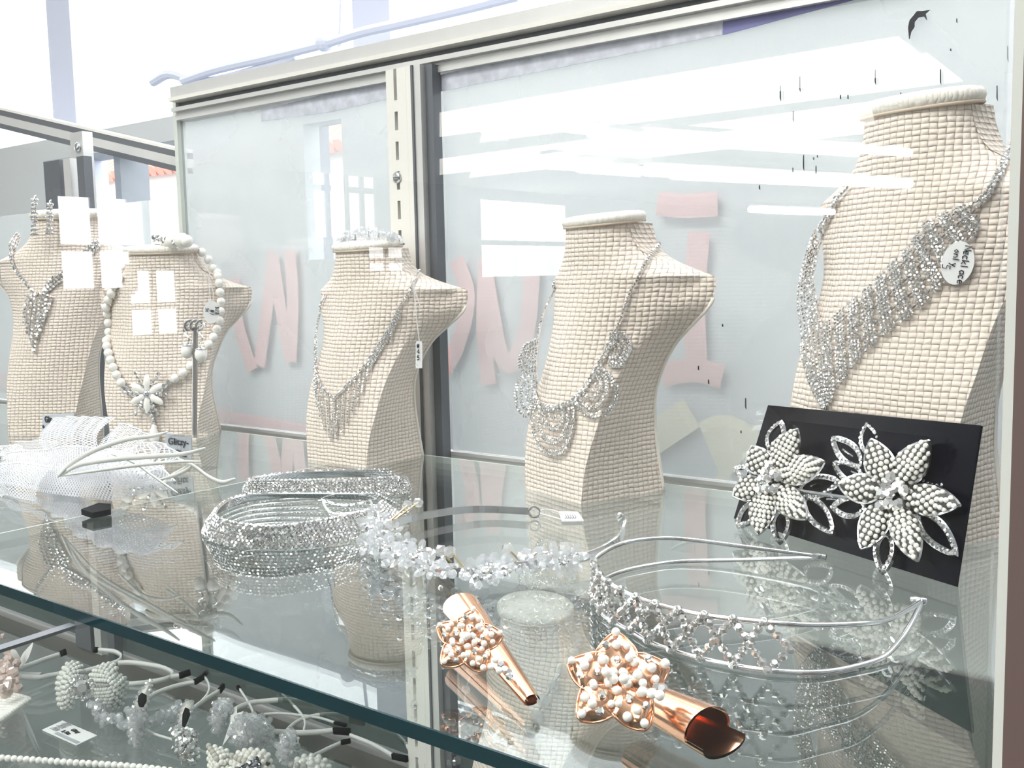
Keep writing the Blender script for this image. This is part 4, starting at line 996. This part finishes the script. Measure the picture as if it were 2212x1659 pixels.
# ================================================================= ROSE GOLD CLIPS
def petal_cup(par, c, d, n, Lp, Wp, rr):
    """one domed pointed metal petal set with rows of pearls and rhinestones"""
    s_ = n.cross(d).normalized(); W_ = lambda t: Wp * .5 * (math.sin(math.pi * (.10 + .88 * t)) ** .75)
    S = lambda t, q: c + d*Lp*t + s_*W_(t)*q + n*(Lp * (.26*t - .16*t*t) + W_(t)*.35*(1 - q*q) + (.05*Lp*math.sin(9*t + 3*q)))
    rows = [[S(j/14, k) for k in (-1, -.75, -.4, 0, .4, .75, 1)] for j in range(15)]
    mb = MB(); mb.grid(rows); mb.grid([[p - n*.006 for p in r] for r in rows]); mb.tube([r[0] for r in rows] + [r[-1] for r in rows[::-1]], .0035, 5)
    o = mb.build('petal', M_rose, par, True); pm = MB(); gm = MB(); m = int(Lp / (rr * 2.5)); c_ = 0
    for j in range(m):
        t = .14 + .80 * j / max(1, m - 1); w = W_(t); k = max(1, int(2 * w / (rr * 2.5)))
        for i in range(k):
            q = ((i + .5) / k * 2 - 1) * .86; p = S(t, q) + n * rr * .6; c_ += 1
            if c_ % 4 == 0: gm.gem(p - n*rr*.3, n, rr*.95, 8)
            else: pm.ball(p, rr * rnd.uniform(.85, 1.1), 10, 7)
    pm.build('pearls', M_pearl, o, True)['kind'] = 'stuff'
    if gm.v: gm.build('rhinestones', M_stone, o)['kind'] = 'stuff'
def clip(label, A_, B_, ra, rb, flc, fn, fr, tail, angs, inner):
    t = thing('rose_gold_hair_clip', Vector((A_.x, A_.y, -1)).lerp(Vector((B_.x, B_.y, -1)), .5), label, 'hair clip', 'rose gold clips on the upper shelf')
    d = (B_ - A_).normalized(); up = Vector((0,0,1)); up = (up - d*up.dot(d)).normalized(); s_ = d.cross(up)
    L_ = (B_ - A_).length; mb = MB(); n = 12; rows = []
    for j in range(15):
        f_ = j / 14; r = lerp(ra, rb, f_); rows.append([A_ + d*L_*f_ + s_*math.cos(a)*r + up*math.sin(a)*r*.75 for a in [math.pi*(-.08 + 1.16*k/n) for k in range(n+1)]])
    mb.grid(rows); mb.grid([[p - (p - (A_ + d*L_*j/14)).normalized()*.006 for p in r] for j, r in enumerate(rows)]); mb.build('upper_jaw', M_rose, t, True)
    mb = MB(); rows = []
    for j in range(15):
        f_ = j / 14; r = lerp(ra, rb, f_) * .92; rows.append([A_ + d*(L_*f_*inner) + s_*math.cos(a)*r + up*(math.sin(a)*r*.45 - .012) for a in [math.pi*(1 + k/n) for k in range(n+1)]])
    mb.grid(rows); mb.grid([[p + up*.006 for p in r] for r in rows]); mb.build('lower_jaw', M_rose, t, True)
    for a in angs:
        u, v, n_ = frame(fn); a = math.radians(a); petal_cup(t, flc, u*math.cos(a) + v*math.sin(a), n_, fr, fr * .80, fr * .088)
    pm = MB()
    for k in range(5): pm.ball(flc + fn*.03 + Vector((rnd.uniform(-.3,.3)*fr, rnd.uniform(-.3,.3)*fr, rnd.uniform(-.05,.15)*fr)), fr*.10, 10, 7)
    pm.build('pearls', M_pearl, t, True)['kind'] = 'stuff'
    pm = MB(); gm = MB()
    for i, p in enumerate(tail): (pm.ball(p, fr*.10, 10, 7) if i % 2 == 0 else gm.gem(p, fn, fr*.11, 8))
    pm.build('pearl_sprig', M_pearl, t, True)
    if gm.v: gm.build('rhinestone_sprig', M_stone, t)
    return t
fc = az(1335, 1478, -.86); view = -ray(1335, 1478).normalized(); fn = (view + Vector((0, 0, .5))).normalized()
clip('rose gold hair clip with pearl flower pointing to the lower right, nearer the front edge', az(1375, 1500, -.93), az(1528, 1577, -.93), .045, .064, fc, fn, .112,
     [az(x, y, -.86) for x, y in ((1388,1494),(1402,1480),(1408,1498),(1418,1486),(1425,1502),(1430,1488),(1396,1476))], (20, 92, 158, 225, 300), 1.22)
fc = az(1012, 1388, -.90); view = -ray(1012, 1388).normalized(); fn = (view + Vector((0, 0, .5))).normalized()
clip('rose gold hair clip with pearl flower and long narrow bar, left of the other clip', az(996, 1310, -.93), az(1150, 1512, -.965), .054, .018, fc, fn, .086,
     [az(x, y, -.92) for x, y in ((1070,1425),(1082,1436),(1090,1446),(1098,1452),(1078,1448),(1100,1462),(1060,1440))], (10, 80, 150, 222, 295), .98)

# ================================================================= WHITE NETTING FASCINATOR
fa = thing('feather_fascinator', az(150, 1110), 'white netting fascinator with long white feathers, at the left of the upper shelf', 'fascinator')
def sheet(bot, top, m, name, nu=40, nv=10, ruff=.03, rf=9, belly=.06, ph=0.0):
    """netting between two edges given as (px, py, depth Y)"""
    B = resample(smooth([ay(*p) for p in bot], 8), n=nu + 1); T = resample(smooth([ay(*p) for p in top], 8), n=nu + 1); rows = []
    for j in range(nv + 1):
        t = j / nv; row = []
        for i in range(nu + 1):
            s_ = i / nu; p = B[i].lerp(T[i], t); q = Vector((.3, -1, .3)).normalized()
            p = p + q * (math.sin(math.pi * t) * belly + math.sin(s_ * rf * 2 * math.pi + ph + t * 1.3) * ruff * (.3 + .7 * t))
            if p.z < -.985: p.z = -.985
            row.append(p)
        rows.append(row)
    mb = MB(); mb.grid(rows)
    for j in range(nv + 1):
        for i in range(nu + 1):
            mb.uv[j*(nu+1)+i] = ((rows[0][i] - rows[0][0]).length * H if i else 0, (rows[j][i] - rows[0][i]).length * H)
    o = mb.build(name, m, fa, True)
    m2 = MB(); m2.tube(rows[-1], .005, 4); m2.build('rolled_hem', M_white, o); return o
D = 2.62
sheet([(-60,1110,D-.1),(40,1112,D-.15),(130,1105,D-.15),(230,1085,D-.1),(330,1062,D),(372,1056,D)], [(-60,985,D),(60,975,D+.05),(160,965,D+.1),(260,975,D+.1),(330,1000,D+.1),(385,1040,D+.1)], M_net, 'net_petal', 50, 12, .02, 4, .10)
sheet([(-60,1060,D),(30,1040,D+.1),(100,1010,D+.15),(150,1000,D+.1)], [(-60,985,D+.3),(0,968,D+.3),(45,955,D+.3),(85,952,D+.3),(135,958,D+.2)], M_net2, 'net_petal', 40, 10, .03, 6, .06, 1)
sheet([(130,1010,D+.1),(160,1015,D+.1),(200,1010,D+.1),(240,1000,D+.1)], [(108,912,D+.3),(135,903,D+.3),(190,902,D+.32),(246,905,D+.3)], M_net, 'net_petal', 36, 10, .035, 5, .10, 2)
sheet([(200,1010,D),(250,1010,D),(300,1005,D)], [(236,965,D+.25),(255,925,D+.3),(275,918,D+.3),(330,945,D+.3)], M_net2, 'net_petal', 36, 10, .03, 5, .06, .5)
sheet([(240,1020,D),(290,1020,D),(330,1030,D+.05),(370,1040,D+.05)], [(270,975,D+.1),(310,958,D+.15),(355,960,D+.15),(392,990,D+.15)], M_net2, 'net_petal', 40, 10, .02, 4, .08, .2)
sheet([(150,1040,D-.1),(230,1045,D-.1),(300,1050,D-.1),(345,1045,D-.05)], [(180,985,D),(240,975,D),(300,985,D),(350,1010,D)], M_net, 'net_petal', 40, 10, .02, 4, .10, 3)
sheet([(-60,1090,D-.3),(20,1100,D-.3),(90,1110,D-.3)], [(-60,1010,D-.1),(30,1000,D-.1),(120,1010,D-.1)], M_net2, 'net_petal', 30, 8, .02, 3, .06, 1)
sheet([(5,1020,D),(60,1050,D),(150,1060,D-.05),(230,1050,D-.1)], [(30,960,D+.2),(90,985,D+.2),(150,1000,D+.1),(230,990,D+.1)], M_net, 'net_petal', 40, 10, .03, 6, .08, 2)
def feather(path, w0, label='feather', split=0):
    P_ = smooth([ay(*p) for p in path], 6); P_ = [Vector((p.x, p.y, max(p.z, -.985))) for p in P_]
    n = len(P_); up = Vector((.1, -.4, .9))
    MB().band(P_, lambda t: w0 * (math.sin(math.pi * min(1, .10 + t * .86)) ** .6), up, .004).build('feather', M_feather, fa, True)
feather([(125,1030,D-.25),(150,1005,D-.3),(200,975,D-.3),(270,950,D-.3),(330,942,D-.3),(362,933,D-.3)], 0.020)
feather([(130,1028,D-.25),(170,1005,D-.32),(250,992,D-.32),(340,985,D-.32),(400,980,D-.32),(443,968,D-.3)], 0.022)
feather([(130,1028,D-.25),(200,1018,D-.34),(300,1005,D-.34),(380,998,D-.34),(434,997,D-.3)], 0.014)
feather([(240,980,D-.2),(290,1000,D-.3),(340,1035,D-.35),(384,1065,D-.35)], 0.014)
feather([(385,992,D-.3),(420,1008,D-.3),(450,1030,D-.3),(480,1042,D-.3),(508,1034,D-.3)], 0.022)
feather([(345,1036,D-.3),(380,1026,D-.3),(410,1010,D-.3),(415,995,D-.3)], 0.014)
feather([(348,1038,D-.28),(370,1026,D-.28),(395,1012,D-.3),(404,1006,D-.3)], 0.008)
mb = MB(); mb.prism([az(x, y, -.985) for x, y in ((176,1112),(214,1098),(240,1100),(240,1112),(200,1120))], (0, 0, .025)); mb.build('black_clip', M_black, fa)
cl = thing('crystal_cluster', az(8, 992), 'small gold and crystal cluster at the left frame edge behind the netting', 'brooch'); mb = MB()
for i in range(50): mb.gem(az(rnd.uniform(-18, 24), rnd.uniform(968, 1004), -1 + rnd.uniform(.02, .10)), Vector((rnd.uniform(-.5,.5), -1, rnd.uniform(0, 1))), rnd.uniform(.012, .02), 8)
mb.build('rhinestone_cluster', M_stone, cl)

# ================================================================= LOWER SHELF
ZL = -3.05
def lz(px, py, dz=.0): return az(px, py, ZL + dz)
def headband(label, path, dz, w, tips=(), name='satin_headband', m=M_band, ends=(1, 1)):
    """ribbon-wrapped band standing on its edge; tips = indices ends (0/1) that wear a black cap"""
    P_ = smooth([lz(x, y, dz) for x, y in path], 6); t = thing(name, Vector((P_[len(P_)//2].x, P_[len(P_)//2].y, ZL)), label, 'headband', 'headbands on the lower shelf')
    MB().band(P_, w, (0, 0, 1), .012).build('band', m, t, True)
    for e, q in tips:
        a = P_[0] if e == 0 else P_[-1]; b = lz(q[0], q[1], dz + .01); mb = MB(); mb.band([a, a.lerp(b, .5), b], w * 1.25, (0, 0, 1), .022); mb.build('black_end_cap', M_black, t, True)
    return t
HW = .036
h1 = headband('white headband carrying the large beaded bow, black end pointing left', [(210,1404),(228,1405),(249,1408),(262,1417),(257,1427),(240,1434),(216,1441),(190,1448),(177,1452)], .10, HW, [(0, (203,1404))])
h2 = headband('white headband with the blush crystal flower and satin bow at the left edge', [(130,1413),(100,1423),(76,1432),(55,1440),(38,1449),(45,1460),(80,1464),(108,1459),(134,1455)], .10, HW, [(0, (143,1407))])
h3 = headband('wide curved white headband just right of the beaded bow', [(255,1432),(280,1431),(309,1434),(348,1441),(370,1451),(372,1459),(356,1467),(325,1473),(290,1477),(270,1478)], .10, HW, [])
h4 = headband('white headband with short black end above the pointed ornament', [(365,1463),(378,1461),(387,1460)], .10, HW, [(1, (411,1452))])
h5 = headband('white headband passing behind the pointed beaded ornament', [(318,1510),(340,1496),(372,1484),(400,1477),(420,1474)], .10, HW*.85, [(1, (440,1462))])
h6 = headband('thin white headband end curving down beside the oval ornament', [(439,1461),(447,1470),(452,1485),(448,1500),(434,1517)], .10, HW*.6, [(0, (448,1450))])
h7 = headband('white headband holding the oval ornament', [(411,1536),(434,1518),(455,1504),(474,1493)], .10, HW*.85, [(1, (483,1481))])
h8 = headband('long ribbon-wrapped headband arching to the right, topmost of the right group', [(505,1534),(525,1524),(549,1517),(580,1514),(611,1512),(661,1516),(711,1530),(756,1553)], .10, HW*.95, [(1, (786,1561))])
h9 = headband('thin white headband behind the beaded ball', [(569,1543),(595,1541),(624,1542),(686,1550),(723,1561)], .10, HW*.4, [(1, (747,1567))])
h10 = headband('ribbon-wrapped headband running straight right from the beaded ball', [(590,1580),(620,1582),(649,1583),(690,1581),(721,1578)], .10, HW*.95, [(1, (756,1581))])
h11 = headband('ribbon-wrapped headband arching over the lower petals', [(618,1580),(632,1566),(652,1554),(680,1546),(710,1543),(748,1545),(790,1560)], .10, HW*.7, [])
h12 = headband('ribbon-wrapped headband sloping down right to a black end', [(756,1589),(778,1597),(800,1606),(825,1619),(848,1633)], .10, HW*.8, [(1, (880,1640))])
h13 = headband('ribbon-wrapped headband reaching the slotted upright, lower right', [(845,1577),(860,1590),(875,1606),(890,1628),(905,1645),(920,1655)], .10, HW*.8, [])
h14 = headband('thin white headband end with black cap, left of the shelf edge', [(518,1489),(528,1504),(538,1520),(546,1538),(547,1546)], .10, HW*.5, [(0, (513,1483))])
h15 = headband('thin white headband end with black cap, right of the other', [(608,1499),(624,1514),(640,1530),(652,1545),(659,1562),(656,1579)], .10, HW*.5, [(0, (603,1493))])
h16 = headband('pale grey headband end below the right group', [(668,1636),(690,1626),(712,1615),(737,1604)], .08, HW*.6, [(1, (757,1600))])
h17 = headband('thin white headband linking the pointed and the oval ornament', [(310,1572),(330,1584),(355,1592),(380,1600),(425,1618),(455,1630)], .06, HW*.35, [])
# satin bow and blush crystals
mb = MB()
for i in range(70): mb.bead(lz(rnd.gauss(12, 13), rnd.gauss(1450, 24), .15 + rnd.uniform(0, .18)), rnd.uniform(.02, .045))
bl = mb.build('blush_crystals', M_crysp, h2); bl['kind'] = 'stuff'
mb = MB(); mb.grid([[lz(x, y, z) for x, y, z in r] for r in (((34,1448,.12),(40,1430,.2),(50,1410,.3),(72,1386,.42)), ((38,1452,.12),(50,1440,.2),(62,1420,.3),(70,1398,.40)), )]); mb.grid([[lz(*p) for p in r] for r in (((34,1448,.12),(20,1420,.3),(24,1402,.36)), ((42,1446,.14),(44,1420,.3),(34,1404,.36)))])
mb.grid([[lz(*p) for p in r] for r in (((36,1450,.12),(60,1452,.10),(90,1452,.08)), ((36,1456,.10),(60,1460,.08),(82,1460,.06)))]); mb.build('satin_bow', M_white, h2, True)
def bead_petal(par, outline, dz, name, m, rows=9, r=.02, bulge=.08, back=None, jit=.0):
    """padded petal filling a pixel outline, covered with beads in rows from its root (first point)"""
    cx_ = sum(p[0] for p in outline) / len(outline); cy_ = sum(p[1] for p in outline) / len(outline)
    O_ = smooth([Vector((x, y, 0)) for x, y in outline + [outline[0]]], 4)[:-1]; d0 = lz(cx_, cy_, dz); nrm = (-ray(cx_, cy_).normalized())
    def pl(x, y, h_): r_ = ray(x, y); return r_ * (d0.dot(nrm) / r_.dot(nrm)) + nrm * h_
    mb = MB(); K = 6; n = len(O_); V = []
    for k in range(K + 1):
        f_ = k / K; V += [pl(lerp(cx_, p.x, f_), lerp(cy_, p.y, f_), bulge * (1 - f_ ** 2.2)) for p in O_]
    V += [pl(cx_, cy_, -.02)]
    mb.add(V, [(k*n+i, k*n+(i+1) % n, (k+1)*n+(i+1) % n, (k+1)*n+i) for k in range(K) for i in range(n)] + [((K*n)+(i+1) % n, K*n+i, (K+1)*n) for i in range(n)])
    o = mb.build(name, back or M_felt, par, True); bm = MB()
    for k in range(1, rows + 1):
        f_ = k / rows * .97; ring = [pl(lerp(cx_, p.x, f_), lerp(cy_, p.y, f_), bulge * (1 - f_ ** 2.2) + r * .5) for p in O_]
        for p in resample(ring + [ring[0]], step=r * 2.1):
            if m is M_crys or m is M_stone: bm.bead(p + Vector((rnd.uniform(-jit, jit),)*3), r)
            else: bm.ball(p, r, 7, 5)
    b_ = bm.build('beading', m, o, m not in (M_crys, M_stone)); b_['kind'] = 'stuff'; return o
M_glassb = pbr('frosted_glass_bead', (.74, .75, .72), .12, 0, Coat_Weight=1.0)
# big beaded bow
for out in ([(178,1484),(181,1460),(178,1440),(168,1431),(150,1430),(138,1440),(125,1465),(122,1485),(124,1500),(126,1520),(135,1531),(150,1532),(160,1525),(165,1505)],
            [(184,1480),(196,1455),(215,1437),(240,1432),(252,1440),(252,1456),(268,1461),(275,1478),(270,1500),(268,1518),(255,1530),(240,1530),(222,1514),(200,1498)]):
    bead_petal(h1, out, .22, 'bow_loop', M_glassb, 10, .017, .10)
mb = MB(); p = lz(177, 1486, .34); v_ = -ray(177, 1486).normalized(); mb.gem(p, v_, .055, 10)
for k in range(12):
    u, v, n = frame(v_); mb.gem(p + (u*math.cos(k*.5236) + v*math.sin(k*.5236))*.07, v_, .018, 6)
mb.build('rhinestone_button', M_stone, h1)
# pointed ornament (felt back with velvet patch above, beaded face below)
orn = thing('pointed_beaded_ornament', lz(300, 1590), 'pointed cream hair ornament with black velvet patch and clear beads, standing among headbands', 'hair ornament', 'beaded ornaments')
bead_petal(orn, [(288,1528),(300,1500),(322,1470),(326,1475),(324,1500),(314,1532),(300,1530)], .30, 'felt_back', M_crys, 1, .016, .03)
MB().prism([lz(x, y, .36) for x, y in ((300,1518),(302,1505),(310,1498),(317,1502),(317,1515),(310,1528),(303,1528))], (0, -.01, .01)).build('velvet_patch', M_black, orn)
bead_petal(orn, [(277,1530),(295,1527),(315,1534),(315,1548),(311,1580),(303,1608),(292,1614),(284,1595),(277,1565)], .12, 'beaded_face', M_crys, 6, .024, .09, jit=.01)
orn2 = thing('oval_beaded_ornament', lz(400, 1640), 'oval cream hair ornament with black velvet patch and gold toned stones, lower centre left', 'hair ornament', 'beaded ornaments')
bead_petal(orn2, [(386,1570),(388,1540),(398,1518),(410,1513),(418,1522),(412,1540),(404,1560),(396,1573)], .30, 'felt_back', M_crys, 1, .016, .03)
MB().prism([lz(x, y, .36) for x, y in ((396,1570),(397,1545),(403,1530),(409,1532),(411,1544),(405,1560),(399,1572))], (0, -.01, .01)).build('velvet_patch', M_black, orn2)
bead_petal(orn2, [(374,1576),(395,1570),(412,1578),(425,1600),(430,1622),(424,1642),(408,1652),(392,1645),(384,1625),(376,1600)], .12, 'beaded_face', M_stone, 5, .026, .09, pbr('blush_felt', (.55, .42, .34), .8), .012)
# crystal bead string
cs = thing('crystal_bead_band', lz(240, 1560), 'thin band strung with clear angular crystals, below the beaded bow', 'headband', 'headbands on the lower shelf')
mb = MB(); P_ = resample(smooth([lz(x, y, .08) for x, y in ((212,1515),(208,1532),(214,1547),(228,1557),(250,1562),(275,1562),(300,1560),(330,1559),(350,1555),(372,1545),(385,1535))], 5), step=.045)
for p in P_:
    for k in range(3): mb.bead(p + Vector((rnd.uniform(-.03,.03), rnd.uniform(-.03,.03), rnd.uniform(-.03,.05))), rnd.uniform(.024, .036))
mb.build('crystals', M_crys, cs)['kind'] = 'stuff'; MB().tube(P_, .008, 5).build('wire', M_silver, cs)
# white flowers
def cluster(label, outs, dz, m, r, name='beaded_flower', jit=.01, rows=6, back=None, bulge=.10):
    c = outs[0]; t = thing(name, lz(sum(p[0] for p in c)/len(c), sum(p[1] for p in c)/len(c)), label, 'hair flower', 'white hair flowers')
    for o in outs: bead_petal(t, o, dz, 'petal', m, rows, r, bulge, back or M_white, jit)
    return t
cluster('white beaded flower with small leaf, left of the round beaded flower', [[(462,1520),(480,1508),(500,1512),(503,1530),(490,1560),(478,1588),(462,1580),(456,1550)]], .18, M_crys, .02)
ct = thing('white_ribbon_leaf', lz(510, 1545), 'small white pointed ribbon leaf tucked between two beaded flowers', 'ribbon'); mb = MB()
mb.grid([[lz(495,1525,.2), lz(497,1560,.18), lz(486,1600,.1)], [lz(512,1528,.24), lz(512,1570,.2), lz(480,1612,.1)]]); mb.grid([[lz(498,1545,.22), lz(500,1575,.2)], [lz(526,1536,.26), lz(512,1572,.2)]]); mb.build('leaf', M_white, ct, True)
cluster('round flower of clear beads with dark open centre', [[(515,1548),(535,1541),(560,1543),(580,1556),(590,1578),(588,1600),(570,1615),(540,1618),(510,1612),(500,1595),(503,1568)]], .16, M_crys, .024, rows=7)
bf = cluster('large pale flower with dark crystal centre at the bottom edge', [[(450,1610),(470,1615),(498,1630),(500,1680),(460,1690),(452,1650)], [(500,1632),(530,1620),(565,1622),(582,1635),(590,1700),(500,1700)]], .14, M_seed, .018, jit=0, rows=5)
mb = MB()
for i in range(40): mb.gem(lz(rnd.gauss(543, 14), rnd.gauss(1662, 8), .24), Vector((rnd.uniform(-.5,.5), -1, 1)), rnd.uniform(.014, .026), 8)
mb.build('dark_crystal_centre', pbr('smoky_stone', (.25, .25, .27), .08, 1.0), bf)['kind'] = 'stuff'
cluster('upright white petal with long clear beads, right of the round flower', [[(612,1590),(625,1578),(636,1582),(640,1600),(638,1630),(622,1655),(605,1640),(600,1610)]], .22, M_crys, .026, jit=.004)
cluster('broad cream petal with streaks at the bottom edge', [[(628,1652),(645,1638),(665,1633),(690,1636),(708,1650),(718,1690),(640,1700)]], .16, M_glassb, .02, jit=0, rows=3)
# pearl-studded pad, pearl strand, price card
pp = thing('pearl_studded_headpiece', lz(20, 1520), 'corner of a white headpiece studded with rows of small pearls, left edge', 'headpiece')
q = [lz(-60,1470,.16), lz(0,1492,.16), lz(62,1510,.16), lz(0,1556,.16), lz(-60,1600,.16)]; MB().prism(q, (0,0,-.03)).build('pad', M_felt, pp)
mb = MB()
for i in range(26):
    for j in range(12):
        p = lz(-40,1478,.17).lerp(lz(62,1510,.17), i/25).lerp(lz(-60,1600,.17).lerp(lz(0,1556,.17), i/25), j/12)
        mb.ball(p, .019, 7, 5)
mb.build('pearls', M_pearl, pp, True)['kind'] = 'stuff'
ps = thing('pearl_strand', lz(150, 1650, .3), 'long strand of round white pearls along the bottom left', 'necklace')
MBs = resample(smooth([lz(x, y, .30) for x, y in ((-20,1634),(0,1637),(65,1641),(151,1647),(238,1652),(300,1657),(360,1664),(420,1672))], 6), step=.040)
for p in MBs[:100]: MB().ball(p, .0205, 10, 7).build('pearl', M_pearl, ps, True)
pc_ = thing('price_card', lz(150, 1585), 'small white printed shop tag lying on the lower glass shelf', 'price tag')
Q = [lz(91,1578,.004), lz(165,1611,.004), lz(210,1590,.004), lz(135,1558,.004)]
MB().prism(Q, (0,0,.006)).build('card', M_paper, pc_)
rt = (Q[1] - Q[0]).normalized(); up = (Q[3] - Q[0]); up = (up - rt*up.dot(rt)).normalized(); w_ = (Q[1]-Q[0]).length; h_ = (Q[3]-Q[0]).length
o_ = Q[0] + Vector((0,0,.009))
text_obj(pc_, 'Glitzy', o_ + rt*w_*.42 + up*h_*.62, rt, up, h_*.26, M_ink, 'lettering', .03); text_obj(pc_, '& Fitz', o_ + rt*w_*.34 + up*h_*.32, rt, up, h_*.26, M_ink, 'lettering', .03)
mb = MB(); mb.prism([o_ + rt*w_*a + up*h_*b for a, b in ((.32,.06),(.97,.06),(.97,.22),(.32,.22))], (0,0,.001)); mb.build('printed_strip', M_inkgrey, pc_)
hw = MB()
for k, (a, b) in enumerate(((.08,.75),(.08,.5),(.08,.22))):
    for j in range(3): c = o_ + rt*w_*(a + j*.05) + up*h_*b; hw.tube([c, c + rt*.02 + up*.04, c + rt*.03, c + rt*.04 + up*.03], .0025, 4)
hw.build('handwriting', M_inkgrey, pc_)
# bust on the lower shelf with crystal necklace, seen through the upper shelf
c6 = az(1132, 1313, -1.68)
lb = Bust(Vector((c6.x + .18, c6.y - .26, ZL)), -12, 1.08, .95, 1.10, 'cream woven bust on the lower shelf, seen through the glass behind the rose gold clips', 'lower shelf busts', zb=ZL)
lb2c = az(1420, 1590, -1.95)
nk = thing('crystal_drop_necklace', lb.hit(1160, 1560)[0] or lb.P(0, 0, .5), 'necklace of clear round crystals on the lower shelf bust', 'necklace')
mb = MB(); m2 = MB()
for q in ([(1218,1350),(1235,1375),(1240,1405),(1225,1440),(1200,1475),(1180,1510),(1163,1548),(1150,1582)], [(1060,1380),(1035,1425),(1015,1460),(1005,1500),(1008,1535)]):
    tr_ = lb.trace(q, .03); m2.tube([p for p, n in tr_], .005, 4)
    for p, n in res2(tr_, .10): mb.bead(p, rnd.uniform(.024, .042))
mb.build('crystals', M_crys, nk)['kind'] = 'stuff'; m2.build('wire', M_silver, nk)
hc = thing('hanging_crystal', lz(978, 1640, .1), 'small faceted crystal drop at the bottom edge beside the slotted upright', 'earring'); mb = MB(); mb.bead(lz(978, 1642, .15), .05, Vector((0,0,1))); mb.build('crystal', M_crys, hc); MB().tube([lz(978,1630,.2), lz(976,1618,.25)], .008, 5).build('hook', M_silver, hc)
